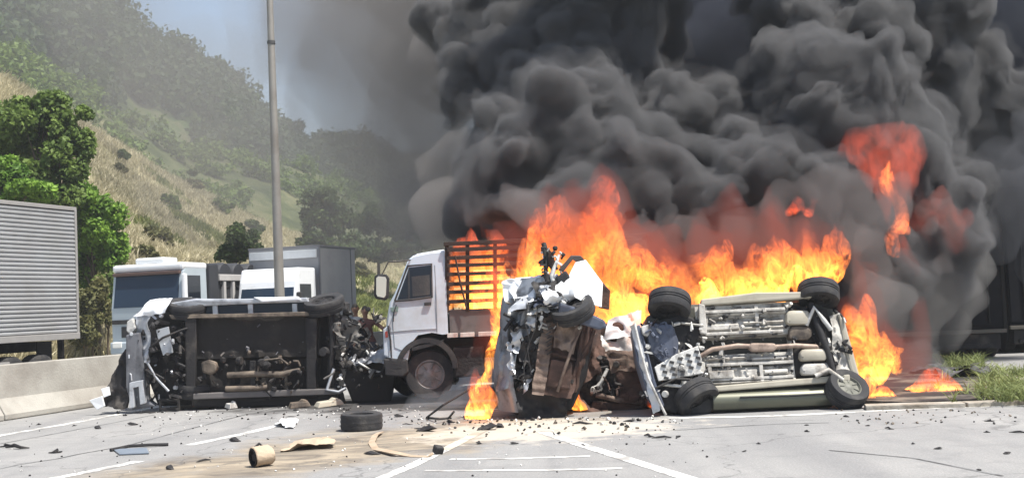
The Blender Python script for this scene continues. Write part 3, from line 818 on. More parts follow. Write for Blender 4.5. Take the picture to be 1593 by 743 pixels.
# ------------------------------------------------------------------ olive car on its side (right)
def olive_car():
    w = Wreck('overturned_car', 'olive-silver car lying on its side with its pale underside and four wheels showing', 'car', (1170,640), 16.6)
    def y(px, py): return py - (px - 1180) * 0.0437
    # body and cabin behind the floor
    w.plate('body', [(1010,y(1010,478)),(1060,y(1060,462)),(1300,y(1300,466)),(1330,y(1330,520)),(1334,y(1334,600)),(1300,y(1300,636)),(1120,y(1120,640)),(1030,y(1030,632)),(1004,y(1004,560))], 0.16, 0.62, mat('sooty_olive', (0.045,0.045,0.038), 0.6, 0, 0.3, 4, col2=(0.11,0.11,0.085), thr=0.62), bevel=0.06)
    w.plate('roof', [(1070,y(1070,486)),(1290,y(1290,486)),(1312,y(1312,540)),(1295,y(1295,612)),(1080,y(1080,612)),(1060,y(1060,550))], 0.79, 0.55, OLIVE, bevel=0.12)
    # lower flank rolled under the car, upper sill
    ys = 612
    def flank(u, v):
        px = 1108 + (1320 - 1108) * u; a = math.pi * (0.22 + 0.52 * v)
        c = w.P(px, y(px, 606), 0.06)
        bul = 1.0 - 0.10 * abs(u - 0.5)
        return c + Vector((0, -0.26 * math.sin(a) * bul + 0.10, 0.17 * math.cos(a) - 0.13))
    mb = MB().grid(flank, 40, 12)
    mb.build('door_flank', OLIVE, w.e, smooth=60)
    w.pipe('door_gap', [(1150,y(1150,617),-0.100),(1235,y(1235,618),-0.112),(1305,y(1305,617),-0.105)], 0.012, BLACKP)
    w.plate('sill', [(1094,y(1094,460)),(1180,y(1180,452)),(1268,y(1268,456)),(1268,y(1268,466)),(1094,y(1094,470))], -0.06, 0.16, CREAM, bevel=0.02, crumple=0.01)
    w.plate('sill', [(1110,y(1110,597)),(1322,y(1322,588)),(1322,y(1322,598)),(1112,y(1112,606))], -0.07, 0.14, CREAM, bevel=0.02, crumple=0.012)
    # floor pan with pressed ribs
    feats = [(0.03,0.97,0.10,0.13,-.035),(0.0,0.9,0.17,0.19,.03),(0.05,0.45,0.23,0.31,-.03),(0.5,0.93,0.22,0.25,-.035),(0.5,0.93,0.28,0.31,-.03),
             (0.02,0.98,0.40,0.60,.09),(0.05,0.5,0.64,0.67,-.035),(0.55,0.95,0.66,0.70,-.03),(0.0,0.98,0.74,0.76,.035),(0.08,0.35,0.80,0.90,-.04),(0.42,0.6,0.80,0.92,-.025),(0.66,0.92,0.82,0.88,-.04),(0.0,1,0.94,0.97,-.03)]
    rg = random.Random(4)
    dots = [(rg.random(), rg.random(), rg.uniform(0.008, 0.02), rg.choice((-.022, .03))) for _ in range(70)]
    def sb(x, a, b, e): return max(0.0, min(1.0, (x - a) / e + 0.5)) * max(0.0, min(1.0, (b - x) / e + 0.5))
    def fn(u, v):
        d = 0
        for (a, b, c, e, h) in feats: d += 1.9 * h * sb(u, a, b, 0.02) * sb(v, c, e, 0.02)
        for (a, b, r_, h) in dots:
            q = ((u - a) ** 2 + ((v - b) * 0.6) ** 2)
            if q < r_ * r_: d += h
        return d + 0.012 * math.sin(u * 61) * sb(v, 0.42, 0.58, 0.05)
    w.panel('floor_pan', [(1085,y(1085,470),0.03),(1232,y(1232,470),0.03),(1240,y(1240,598),0.0),(1092,y(1092,600),0.0)], PAN, 110, 64, fn)
    def fn2(u, v): return -0.05 * math.sin(v * math.pi) + 0.03 * math.sin(u * 7 + v * 5) + 0.02 * sb(v, 0.45, 0.55, 0.03)
    w.panel('rear_floor', [(1233,y(1233,472),0.05),(1296,y(1296,482),0.08),(1302,y(1302,585),0.05),(1241,y(1241,597),0.05)], DARKBROWN, 26, 30, fn2)
    def tank(name, x0, y0, x1, y1, d, m):
        w.plate(name, [(x0+5,y(x0,y0)),(x1-6,y(x1,y0)+1),(x1,y(x1,y0)+7),(x1-1,y(x1,y1)-6),(x1-8,y(x1,y1)),(x0+4,y(x0,y1)-1),(x0,y(x0,y1)-6),(x0+1,y(x0,y0)+6)], d, 0.2, m, bevel=0.045, smooth=50)
    tank('fuel_tank', 1226,484,1266,508,-0.10, CREAM); tank('fuel_tank', 1230,508,1268,532,-0.06, TAN)
    tank('silencer', 1244,546,1292,566,-0.12, CREAM); tank('silencer', 1246,568,1296,588,-0.10, PAN)
    w.pipe('exhaust_pipe', [(1086,y(1086,552),-0.04),(1110,y(1110,540),-0.06),(1150,y(1150,536),-0.06),(1200,y(1200,541),-0.07),(1240,y(1240,540),-0.07),(1272,y(1272,543),-0.06),(1286,y(1286,556),-0.02)], 0.034, COPPER)
    w.plate('exhaust_can', [(1170,y(1170,533)),(1206,y(1206,535)),(1212,y(1212,541)),(1205,y(1205,548)),(1170,y(1170,547)),(1164,y(1164,540))], -0.12, 0.1, COPPER, bevel=0.03)
    for (a, b, c_) in ((478,1096,1226),(513,1100,1222),(562,1100,1236),(585,1108,1236)):
        w.plate('chassis_rail', [(b,y(b,a)),(c_,y(c_,a)),(c_,y(c_,a)+5),(b,y(b,a)+5)], -0.055, 0.07, PAN, bevel=0.01)
    for px in (1098,1178):
        w.plate('cross_rail', [(px,y(px,472)),(px+6,y(px,472)),(px+8,y(px,512)),(px+2,y(px,512))], -0.025, 0.05, PAN, bevel=0.008)
        w.plate('cross_rail', [(px+4,y(px,566)),(px+10,y(px,566)),(px+12,y(px,598)),(px+6,y(px,598))], -0.05, 0.05, PAN, bevel=0.008)
    slots = MB()
    for i in range(26):
        px, py = rg.uniform(1095,1225), rg.choice((476,483,494,506,520,560,570,577,592)) + rg.uniform(-2, 2)
        slots.box(w.P(px, y(px,py), -0.028), (rg.uniform(0.03,0.11), 0.02, rg.uniform(0.015,0.035)))
    slots.build('drain_holes', BLACKP, w.e)['kind'] = 'stuff'
    w.plate('engine_bay', [(1000,506),(1060,486),(1092,500),(1094,560),(1090,610),(1050,640),(1026,632),(1008,570)], 0.0, 0.2, SOOT, bevel=0.03, crumple=0.03)
    # front end: cradle plate with holes, engine tray, radiator panel
    w.plate('engine_tray', [(1008,510),(1030,500),(1052,505),(1060,530),(1052,556),(1030,566),(1012,545)], -0.10, 0.14, BLUEGREY, bevel=0.03, crumple=0.035, freq=11)
    w.scrap('tray_fittings', (1010,502,1056,560), 22, BLUEGREY, 61, (-0.16, -0.08), (0.03, 0.12))
    w.scrap('engine_parts', (1000,500,1092,620), 70, SOOT, 3, (-0.05, 0.2), (0.05, 0.2))
    w.scrap('engine_castings', (998,500,1092,615), 80, ALU, 6, (-0.12, 0.12), (0.04, 0.16))
    cr = w.plate('subframe_plate', [(1018,572),(1052,552),(1086,538),(1092,560),(1090,582),(1060,588),(1024,594)], -0.13, 0.05, ALU, bevel=0.012, crumple=0.008)
    h = MB()
    for i in range(5):
        for j in range(3):
            px = 1032 + i * 13 + j * 2; py = 576 - i * 5.5 + j * 9.5 - 6
            h.box(w.P(px, py, -0.137), (0.062, 0.02, 0.034), (0, 0.25, 0))
    h.build('plate_holes', BLACKP, cr)['kind'] = 'stuff'
    w.plate('radiator_panel', [(984,512),(998,503),(1006,540),(1018,590),(1034,632),(1024,642),(1004,610),(990,560)], -0.10, 0.26, BLUEGREY, bevel=0.02, crumple=0.015, freq=6)
    w.panel('bumper_skin', [(980,506,-0.12),(988,503,-0.14),(1026,640,-0.14),(1016,645,-0.1)], SILVER, 5, 30, None, 0.02, 7, 0.02)
    w.pipe('torn_strip', [(988,504,-0.16),(996,545,-0.18),(1008,590,-0.17),(1026,630,-0.16),(1034,646,-0.12)], 0.018, ALU)
    w.plate('headlamp', [(998,508),(1010,504),(1016,514),(1008,524),(1000,520)], -0.13, 0.1, ALU, bevel=0.02)
    for a in ((1060,592,1088,604),(1086,560,1098,600),(1062,500,1092,506),(1090,470,1100,520)):
        w.plate('suspension_arm', [(a[0],a[1]),(a[2],a[1]+3),(a[2]+2,a[3]),(a[0]+1,a[3]-3)], -0.08, 0.08, PAN, bevel=0.015, crumple=0.01)
    w.pipe('drive_shaft', [(1030,598,-0.06),(1060,602,-0.1),(1086,608,-0.12)], 0.022, ALU)
    w.pipe('stabiliser_bar', [(1020,604,-0.1),(1050,590,-0.14),(1086,592,-0.15),(1100,575,-0.1)], 0.014, BLACKP)
    # rear end
    w.pipe('rear_axle', [(1268,470,0.0),(1274,500,-0.06),(1286,540,-0.1),(1296,580,-0.08),(1306,598,-0.06)], [0.05,0.05,0.045,0.05,0.05], SOOT)
    w.pipe('trailing_arm', [(1258,505,-0.05),(1270,478,-0.12),(1284,498,-0.12),(1296,512,-0.06)], 0.032, ALU)
    w.pipe('trailing_arm', [(1268,586,-0.1),(1288,576,-0.12),(1310,592,-0.1)], 0.034, PAN)
    w.panel('rear_panel', [(1296,488,0.0),(1314,482,0.1),(1338,596,0.05),(1304,588,-0.04)], PAN, 14, 30, None, 0.02, 5, 0.03)
    w.plate('rear_bumper', [(1312,484),(1322,500),(1344,598),(1334,606),(1318,540)], 0.02, 0.24, CREAM, bevel=0.03, crumple=0.015)
    w.scrap('rear_parts', (1256,478,1320,592), 26, SOOT, 8, (-0.02, 0.12), (0.05, 0.2))
    w.scrap('rear_fittings', (1262,490,1328,596), 18, PAN, 9, (-0.06, 0.1), (0.04, 0.15))
    w.wheel((1045,471,-0.02), (0.18,0.34,0.9), 0.295, 0.25, SOOT)
    w.wheel((1282,453,0.05), (0.12,0.32,0.9), 0.285, 0.24, SOOT)
    w.wheel((1084,618,0.0), (0.42,-0.46,-0.78), 0.30, 0.25, SOOT)
    w.wheel((1316,607,-0.08), (0.24,-0.76,0.55), 0.285, 0.24, mat('dull_hub', (0.15,0.15,0.125), 0.6, 0, 0.2, 9))
    w.scrap('floor_brackets', (1092,474,1240,600), 34, PAN, 51, (-0.07, 0.0), (0.03, 0.12))
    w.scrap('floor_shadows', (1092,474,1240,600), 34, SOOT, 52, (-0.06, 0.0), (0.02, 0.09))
    w.plate('wheel_liner', [(1056,594),(1092,584),(1116,596),(1122,630),(1100,646),(1060,648),(1046,626)], 0.02, 0.25, BLACKP, bevel=0.05)
    w.e.rotation_euler.x = -0.17
    return w
olive_car()

# ------------------------------------------------------------------ upended wreck in the middle
def middle_wreck():
    w = Wreck('upended_car', 'crushed silver car upended on its side with a rusty floor and a bright white panel', 'car', (850,645), 17.2)
    # roof side curve at the left
    pts = [(800,432),(782,462),(775,510),(768,560),(766,600),(776,640)]
    def roofs(u, v):
        i = u * (len(pts) - 1); a = min(int(i), len(pts) - 2); f = i - a
        px = pts[a][0] + (pts[a+1][0] - pts[a][0]) * f; py = pts[a][1] + (pts[a+1][1] - pts[a][1]) * f
        q = w.P(px + 42 * v * (1 - 0.25 * u), py, 0.30 - 0.42 * math.sin(min(1, v * 1.1) * math.pi * 0.5))
        n = Vector((float(fbm(q.x*4, q.y*4, q.z*4, 3)), float(fbm(q.x*4+9, q.y*4, q.z*4, 3)), 0)) * 0.03
        return q + n
    MB().grid(roofs, 40, 14, 0.03).build('roof_side', mat('slate_silver', (0.23,0.25,0.28), 0.4, 0.3, 0.2, 5, col2=(0.06,0.06,0.065), thr=0.56, sharp=0.08), w.e, smooth=40)
    w.plate('body', [(812,470),(850,440),(905,470),(925,520),(912,590),(892,640),(800,645),(790,560)], 0.12, 1.1, SOOT, bevel=0.06, crumple=0.05)
    w.panel('interior', [(812,478,-0.04),(850,470,-0.08),(838,600,-0.10),(795,602,-0.02)], SOOT, 22, 34, None, 0.06, 6, 0.04)
    w.scrap('trim_tangle', (796,478,846,610), 60, SOOT, 14, (-0.16, 0.1), (0.06, 0.28))
    w.scrap('torn_edges', (786,470,842,600), 34, ALU, 15, (-0.16, 0.05), (0.03, 0.14))
    # rusty floor
    def fl(u, v):
        d = 0.03 * math.sin(u * 9) * math.sin(v * 4)
        for a in (0.28, 0.5, 0.72):
            d -= 0.04 * math.exp(-((v - a) / 0.04) ** 2) * (1 if 0.15 < u < 0.8 else 0.2)
        d += 0.05 * math.exp(-(((u - 0.75) / 0.07) ** 2 + ((v - 0.35) / 0.10) ** 2))
        return d
    w.panel('floor_pan', [(848,488,-0.02),(912,500,-0.02),(886,616,-0.22),(828,610,-0.34)], RUST, 44, 60, fl, 0.03, 5)
    w.panel('floor_edge', [(846,486,-0.08),(866,492,-0.10),(844,612,-0.40),(826,610,-0.36)], RUSTPALE, 8, 46, lambda u, v: 0.012 * math.sin(v * 60), 0.012, 6)
    sl = MB()
    for i in range(8):
        sl.box(w.P(852 + (i % 2) * 2, 505 + i * 6, -0.300), (0.09, 0.02, 0.016), (0, -0.5, 0))
    for c, d in (((892,525),(0.035,0.15)),((884,590),(0.13,0.05)),((860,585),(0.16,0.03))):
        sl.box(w.P(c[0], c[1], -0.20), (d[0], 0.05, d[1]), (0, 0.3, 0))
    sl.build('floor_slots', SOOT, w.e)['kind'] = 'stuff'
    for a, b in (((908,500),(884,610)),((926,505),(900,560)),((838,545),(900,560))):
        w.pipe('brace', [(a[0],a[1],-0.12),((a[0]+b[0])/2+3,(a[1]+b[1])/2,-0.2),(b[0],b[1],-0.14)], 0.028, RUST)
    w.panel('rust_flank', [(908,498,-0.08),(930,492,0.2),(904,600,0.2),(884,612,-0.12)], RUST, 14, 26, None, 0.03, 5)
    rg = random.Random(77)
    for i in range(9):
        x0 = 786 + rg.uniform(0, 70); y0 = 440 + rg.uniform(0, 30)
        w.panel('torn_sheet', [(x0,y0,-0.15),(x0+rg.uniform(18,40),y0-rg.uniform(0,10),-0.05),(x0+rg.uniform(20,44),y0+rg.uniform(12,26),-0.3),(x0-4,y0+rg.uniform(14,26),-0.28)], (SILVER, SOOT, SILVER, BLUEGREY, ALU)[i % 5], 14, 10, None, 0.07, 7, 0.015, seed=i * 3.0)
    for i in range(7):
        x0 = 792 + rg.uniform(0, 30); y0 = 480 + i * 17
        w.panel('torn_strip', [(x0,y0,-0.12),(x0+rg.uniform(8,16),y0-3,-0.1),(x0+rg.uniform(8,14),y0+rg.uniform(16,34),-0.22),(x0-3,y0+rg.uniform(14,30),-0.2)], (SILVER, SOOT)[i % 2], 8, 12, None, 0.05, 8, 0.015, seed=i * 5.0)
    w.panel('floor_flap', [(866,498,-0.34),(900,506,-0.24),(892,548,-0.30),(858,540,-0.38)], RUSTPALE, 18, 16, lambda u, v: 0.03 * math.sin(u * 14), 0.03, 7)
    w.plate('floor_box', [(856,556),(890,562),(884,604),(848,598)], -0.30, 0.12, RUST, bevel=0.025, crumple=0.02)
    w.pipe('floor_pipe', [(904,506,-0.2),(888,540,-0.34),(874,580,-0.36),(866,606,-0.3)], 0.022, RUSTPALE)
    # base of the wreck, black
    w.panel('scorched_door', [(802,598,-0.10),(880,606,-0.14),(880,648,-0.20),(806,648,-0.16)], SOOT, 30, 18, None, 0.05, 5, 0.25)
    w.plate('scorched_base', [(800,602),(880,608),(884,640),(868,648),(812,648),(790,640)], 0.0, 0.9, SOOT, bevel=0.05, crumple=0.04)
    # crumpled hood and wing on top, sun highlight put in as white panels
    w.panel('crumpled_wing', [(812,448,0.05),(850,436,-0.10),(868,470,-0.25),(822,484,-0.20)], SILVER, 26, 20, None, 0.09, 4.5, 0.02, seed=3)
    w.panel('crumpled_wing', [(784,436,0.1),(812,430,0.0),(822,452,-0.10),(786,470,-0.02)], WHITE, 18, 16, None, 0.04, 4.0, 0.02, seed=8)
    w.panel('hood_lip', [(838,450,-0.18),(884,440,-0.16),(892,462,-0.24),(842,478,-0.28)], WHITE, 24, 14, lambda u, v: -0.10 * math.sin(v * math.pi), 0.05, 6, 0.02, seed=1)
    w.wheel((890,482,-0.22), (-0.32,-0.40,0.86), 0.31, 0.20, SOOT)
    w.plate('bumper_bar', [(868,470),(900,480),(938,498),(942,508),(930,512),(890,500),(866,486)], -0.34, 0.14, BLUEGREY, bevel=0.03, crumple=0.015)
    w.scrap('engine_bay', (820,460,900,500), 40, SOOT, 17, (-0.28, 0.0), (0.05, 0.2))
    w.scrap('bright_fittings', (826,462,912,512), 30, ALU, 18, (-0.32, -0.08), (0.03, 0.13))
    cs = [w.P(866 + 2.2 * t + 3 * math.cos(t * 2.4), 494 + 1.0 * t + 4 * math.sin(t * 2.4), -0.34) for t in np.linspace(0, 10, 60)]
    MB().tube(cs, 0.012, 6).build('coil_spring', ALU, w.e, smooth=60)
    def fold(k, am): return lambda u, v: am * abs(((u * k + v * 0.9) % 1.0) * 2 - 1)
    w.panel('folded_hood', [(784,436,0.12),(866,424,0.0),(890,454,-0.32),(806,474,-0.30)], WHITE, 36, 24, fold(2.3, 0.16), 0.025, 4, 0.015)  # silver hood coloured white for its sunlit highlight
    w.panel('folded_wing', [(792,466,-0.15),(832,462,-0.25),(826,520,-0.24),(788,540,-0.10)], mat('slate_silver', (0.23,0.25,0.28)), 24, 30, fold(1.7, 0.12), 0.03, 5, 0.015)
    w.panel('folded_wing', [(780,520,0.0),(806,530,-0.18),(800,600,-0.22),(772,610,-0.02)], mat('slate_silver', (0.23,0.25,0.28)), 16, 34, fold(1.3, 0.08), 0.02, 5, 0.015)
    w.pipe('wiring', [(822,470,-0.3),(816,500,-0.34),(824,530,-0.32),(814,566,-0.34),(818,596,-0.3)], 0.009, BLACKP)
    w.pipe('wiring', [(836,474,-0.32),(832,510,-0.36),(820,540,-0.34),(826,580,-0.36)], 0.008, BLACKP)
    # bright panel and its dark frame
    w.plate('white_panel', [(896,408,0.14),(912,404,0.14),(936,440,0.0),(932,478,-0.12),(908,470,-0.10),(876,452,-0.04),(886,426,0.06)], -0.14, 0.04, WHITE, bevel=0.01, crumple=0.02, freq=3)
    w.plate('panel_frame', [(868,420),(888,397),(904,398),(944,446),(948,468),(938,476),(934,444),(906,403),(890,404),(875,424)], 0.02, 0.08, mat('dull_frame', (0.07,0.06,0.058), 0.7), bevel=0.015, crumple=0.02)
    w.plate('side_frame', [(936,440),(950,452),(948,482),(934,480)], 0.0, 0.3, RUST, bevel=0.015, crumple=0.02)
    w.plate('seat_back', [(864,432),(880,420),(890,436),(880,456),(866,452)], -0.10, 0.2, BLACKP, bevel=0.03)
    w.pipe('twisted_pillar', [(846,378,0.05),(850,398,0.0),(849,420,-0.02),(853,440,-0.05),(850,456,-0.1)], [0.035,0.045,0.03,0.05,0.04], SOOT)
    w.pipe('twisted_pillar', [(870,396,0.0),(864,412,-0.05),(858,428,-0.05),(862,446,-0.1)], [0.02,0.03,0.04,0.03], ALU)
    w.plate('bent_bracket', [(852,384),(860,392),(866,410),(862,424),(854,412)], -0.05, 0.06, RUST, bevel=0.01, crumple=0.02)
    w.scrap('pillar_shreds', (842,384,876,446), 22, SOOT, 19, (-0.1, 0.1), (0.04, 0.16))
    w.scrap('pillar_flakes', (842,380,876,446), 12, ALU, 20, (-0.14, 0.0), (0.03, 0.10))
    return w
middle_wreck()

# ------------------------------------------------------------------ burnt rusty wreck between the two
def rusty_wreck():
    w = Wreck('burnt_car', 'low burnt-out rusty car shell between the upended car and the olive car', 'car', (950,640), 17.9)
    w.plate('body', [(910,560),(930,508),(960,500),(1000,505),(1022,560),(1022,630),(1000,640),(920,636),(898,600)], 0.1, 1.3, RUST, bevel=0.05, crumple=0.05)
    w.panel('door', [(952,566,-0.08),(984,562,-0.08),(1004,612,-0.10),(966,614,-0.10)], RUST, 20, 20, lambda u, v: -0.05 * math.sin(u * 3.1) * math.sin(v * 3.1), 0.015, 5)
    # wheel arch ring
    def arch(u, v):
        a = math.pi * (0.62 + 0.95 * u)
        r = 44 + 16 * v
        return w.P(936 + r * math.cos(a) * 0.86, 592 - r * math.sin(a) * 0.98 if False else 592 + r * 0.98 * -math.sin(a), -0.16 - 0.10 * math.sin(v * math.pi))
    MB().grid(arch, 40, 10, 0.05).build('wheel_arch', RUST, w.e, smooth=60)
    w.panel('wheel_well', [(902,550,-0.02),(960,550,-0.02),(972,628,-0.04),(908,630,-0.04)], SOOT, 20, 20, None, 0.05, 6, 0.05)
    w.panel('quarter_panel', [(912,530,-0.05),(934,508,0.05),(944,560,-0.08),(902,570,-0.12)], RUST, 14, 14, None, 0.03, 6)
    w.panel('hood', [(926,512,0.05),(996,480,0.25),(1004,560,0.0),(948,566,-0.04)], ALU, 26, 18, lambda u, v: 0.05 * math.sin(u * 6), 0.04, 5, 0.02)
    w.panel('ash_cover', [(946,496,0.1),(1000,484,0.15),(996,520,0.02),(940,528,0.0)], WHITE, 18, 10, None, 0.03, 6, 0.02)
    w.pipe('lower_beam', [(926,612,-0.16),(960,620,-0.18),(1010,624,-0.16)], 0.04, RUSTPALE)
    w.plate('floor_sill', [(924,622),(1018,628),(1020,640),(960,644),(918,634)], -0.14, 0.5, RUST, bevel=0.03, crumple=0.03)
    w.pipe('strut', [(944,572,-0.16),(934,592,-0.2),(922,606,-0.18)], 0.026, ALU)
    cs = [w.P(918 + 1.9 * t + 2 * math.cos(t * 3.3), 606 - 0.7 * t + 5 * math.sin(t * 3.3), -0.2) for t in np.linspace(0, 9, 60)]
    MB().tube(cs, 0.011, 6).build('coil_spring', ALU, w.e, smooth=60)
    w.panel('rust_sheet', [(940,545,-0.1),(1000,540,-0.05),(1010,575,-0.14),(950,580,-0.16)], RUSTPALE, 18, 12, None, 0.05, 6)
    w.panel('rust_sheet', [(905,560,-0.2),(930,540,-0.1),(936,575,-0.2),(900,600,-0.24)], RUST, 14, 14, None, 0.05, 6, seed=4)
    w.panel('rust_sheet', [(960,596,-0.15),(1016,590,-0.1),(1018,622,-0.2),(964,622,-0.22)], RUST, 16, 12, None, 0.05, 6, seed=7)
    w.scrap('burnt_tangle', (922,548,962,624), 34, SOOT, 24, (-0.2, 0.05), (0.05, 0.2))
    w.scrap('burnt_scraps', (905,556,1014,640), 30, RUST, 25, (-0.2, 0.05), (0.05, 0.22))
    return w
rusty_wreck()

# ------------------------------------------------------------------ sooty pickup on its side (left)
def left_wreck():
    w = Wreck('overturned_pickup', 'sooty dark pickup lying on its side, underside towards the camera, beside the barrier', 'pickup', (370,632), 21.4)
    def y(px, py): return py - (px - 370) * 0.012
    w.plate('body', [(222,486),(262,470),(480,466),(516,480),(530,560),(520,622),(240,632),(214,560)], 0.22, 0.85, BLACKP, bevel=0.06, crumple=0.02)
    w.plate('cabin', [(250,490),(350,476),(360,560),(350,622),(244,624)], 1.08, 0.65, SILVER, bevel=0.1)
    w.plate('upper_flank', [(262,470),(300,464),(400,466),(478,462),(482,470),(400,474),(330,476),(268,482)], -0.04, 0.3, SILVER, bevel=0.02, crumple=0.03, freq=5)
    w.plate('upper_flank', [(396,462),(430,463),(462,461),(470,467),(410,470)], -0.08, 0.2, WHITE, bevel=0.02, crumple=0.02)
    w.plate('side_glass', [(296,474),(480,470),(482,488),(298,490)], 0.06, 0.05, GLASSBLUE, bevel=0.0)
    for px in (330,385,454):
        w.plate('side_post', [(px,472),(px+8,472),(px+9,490),(px+1,490)], 0.0, 0.08, SILVER, bevel=0.01)
    # long frame rails
    w.plate('frame_rail', [(268,y(268,487)),(360,488),(480,y(480,486)),(490,490),(478,y(480,493)),(300,y(300,494)),(272,y(272,494))], -0.22, 0.12, TAN, bevel=0.015, crumple=0.012)
    w.plate('frame_rail', [(306,y(306,609)),(420,606),(526,y(526,604)),(526,y(526,613)),(306,y(306,618))], -0.24, 0.14, mat('grey_rail', (0.14,0.13,0.125), 0.7, 0, 0.2, 6), bevel=0.015, crumple=0.012)
    w.plate('bottom_skirt', [(300,618),(530,612),(534,630),(300,634)], -0.12, 0.5, SOOT, bevel=0.03, crumple=0.03)
    # big floor plate
    rg = random.Random(31)
    def fl(u, v):
        d = 0.0
        for a in (0.18, 0.36, 0.55, 0.74, 0.9): d -= 0.045 * math.exp(-((u - a) / 0.02) ** 2) * (1 if v > 0.42 else 0.15)
        if v > 0.5: d += 0.07
        return d
    w.panel('floor_plate', [(286,494,-0.08),(500,490,-0.08),(498,616,-0.08),(292,622,-0.08)], DARKBROWN, 60, 40, fl, 0.012, 5)
    for px in (300,486):
        w.plate('cross_member', [(px-8,494),(px+10,494),(px+8,616),(px-6,616)], -0.20, 0.10, SOOT, bevel=0.02)
    w.plate('cross_member', [(392,560),(400,560),(402,610),(394,610)], -0.2, 0.1, SOOT, bevel=0.01)
    # pipes, tank and shaft
    w.pipe('drive_shaft', [(358,582,-0.20),(400,580,-0.22),(440,581,-0.22),(470,574,-0.2)], [0.05,0.055,0.055,0.04], TAN)
    w.pipe('exhaust_pipe', [(356,603,-0.22),(400,602,-0.24),(420,600,-0.22)], 0.05, TAN)
    w.plate('differential', [(318,562),(330,558),(342,562),(344,574),(334,582),(320,578)], -0.26, 0.14, TAN, bevel=0.04)
    w.pipe('linkage', [(404,590,-0.22),(408,560,-0.26),(440,556,-0.24),(452,566,-0.2)], 0.02, TAN)
    w.scrap('chassis_fittings', (312,548,480,612), 46, SOOT, 33, (-0.28, -0.08), (0.05, 0.25))
    w.scrap('pale_fittings', (320,540,476,612), 16, TAN, 34, (-0.28, -0.14), (0.03, 0.14))
    w.scrap('floor_clips', (300,500,490,560), 10, mat('dull_clip', (0.10,0.10,0.11), 0.6), 35, (-0.12, -0.06), (0.03, 0.08))
    # front end, left
    w.panel('front_wing', [(236,466,-0.05),(272,464,-0.15),(262,486,-0.25),(212,494,-0.15)], WHITE, 20, 12, lambda u, v: -0.06 * math.sin(v * 3), 0.03, 5, 0.02)
    w.panel('front_wing', [(212,486,-0.05),(240,480,-0.20),(240,560,-0.22),(202,560,-0.05)], SILVER, 16, 26, None, 0.05, 4, 0.03, seed=4)
    w.plate('bumper', [(204,520),(224,516),(232,560),(236,620),(250,630),(212,634),(202,600)], -0.28, 0.3, mat('grey_bumper', (0.15,0.155,0.17), 0.55, 0, 0.2, 5, col2=(0.04,0.04,0.045), thr=0.58), bevel=0.03, crumple=0.025)
    w.plate('bumper_bracket', [(212,592),(232,588),(236,624),(228,626),(226,598),(218,600),(220,630),(212,632)], -0.36, 0.10, SILVER, bevel=0.012, crumple=0.015)
    w.plate('front_panel', [(248,512),(268,508),(276,548),(262,552),(254,530)], -0.26, 0.04, SILVER, bevel=0.01, crumple=0.03)
    w.pipe('tie_rod', [(236,560,-0.3),(250,584,-0.32),(270,606,-0.3)], 0.022, SILVER)
    w.pipe('tie_rod', [(240,540,-0.26),(262,524,-0.34),(290,512,-0.26),(296,510,-0.2)], 0.02, SOOT)
    w.plate('headlamp', [(200,500),(208,494),(214,510),(206,520),(199,514)], -0.1, 0.14, ALU, bevel=0.02)
    w.scrap('front_tangle', (222,500,300,625), 70, SOOT, 36, (-0.32, -0.02), (0.06, 0.3))
    w.scrap('front_bright_bits', (206,478,280,620), 16, SILVER, 37, (-0.34, -0.1), (0.03, 0.14))
    w.wheel((288,480,0.1), (0.1,-0.25,0.96), 0.36, 0.24, SOOT)
    w.wheel((505,474,0.0), (-0.12,-0.30,0.95), 0.36, 0.22, SOOT)
    w.wheel((300,604,0.15), (0.1,-0.2,0.98), 0.36, 0.24, SOOT)
    # rear end, right: axle, springs, torn bed
    w.plate('tailgate', [(548,540),(596,548),(614,584),(610,624),(552,626),(536,590)], -0.1, 0.35, DARKBROWN, bevel=0.04, crumple=0.05)
    w.pipe('rear_axle', [(516,482,-0.1),(520,520,-0.16),(516,580,-0.16),(522,606,-0.1)], 0.06, SOOT)
    w.pipe('torn_pipe', [(522,572,-0.2),(512,604,-0.26),(530,608,-0.26),(540,602,-0.2)], 0.03, SILVER)
    w.pipe('torn_pipe', [(560,562,-0.25),(580,574,-0.28),(596,578,-0.22)], 0.018, ALU)
    w.panel('torn_sheet', [(520,484,-0.1),(560,494,-0.15),(566,540,-0.25),(524,520,-0.2)], mat('grey_torn', (0.18,0.17,0.155), 0.7, 0, 0.25, 6, col2=(0.05,0.05,0.05), thr=0.55), 22, 20, None, 0.10, 4.5, 0.02)
    w.panel('torn_sheet', [(548,556,-0.18),(600,546,-0.1),(606,564,-0.25),(540,570,-0.28)], SILVER, 22, 10, None, 0.07, 5, 0.02)
    w.scrap('rear_tangle', (508,478,600,615), 80, SOOT, 38, (-0.3, 0.2), (0.06, 0.3))
    w.scrap('rear_pale_bits', (516,478,606,600), 26, mat('grey_torn', (0.18,0.17,0.155)), 39, (-0.32, 0.0), (0.04, 0.2))
    w.scrap('rear_bright_bits', (520,540,600,606), 10, ALU, 41, (-0.3, -0.1), (0.02, 0.1))
    # tarp-like torn lining hanging from the nose, over the barrier foot
    w.panel('torn_lining', [(196,540,-0.05),(208,545,-0.15),(204,634,-0.25),(158,634,-0.15)], SOOT, 16, 26, None, 0.05, 5, 0.06)
    w.plate('white_fragment', [(148,620),(168,612),(172,630),(160,636)], -0.3, 0.05, WHITE, bevel=0.01, crumple=0.02)
    w.plate('white_fragment', [(166,602),(178,598),(180,612),(170,616)], -0.28, 0.06, WHITE, bevel=0.01, crumple=0.02)
    return w
left_wreck()

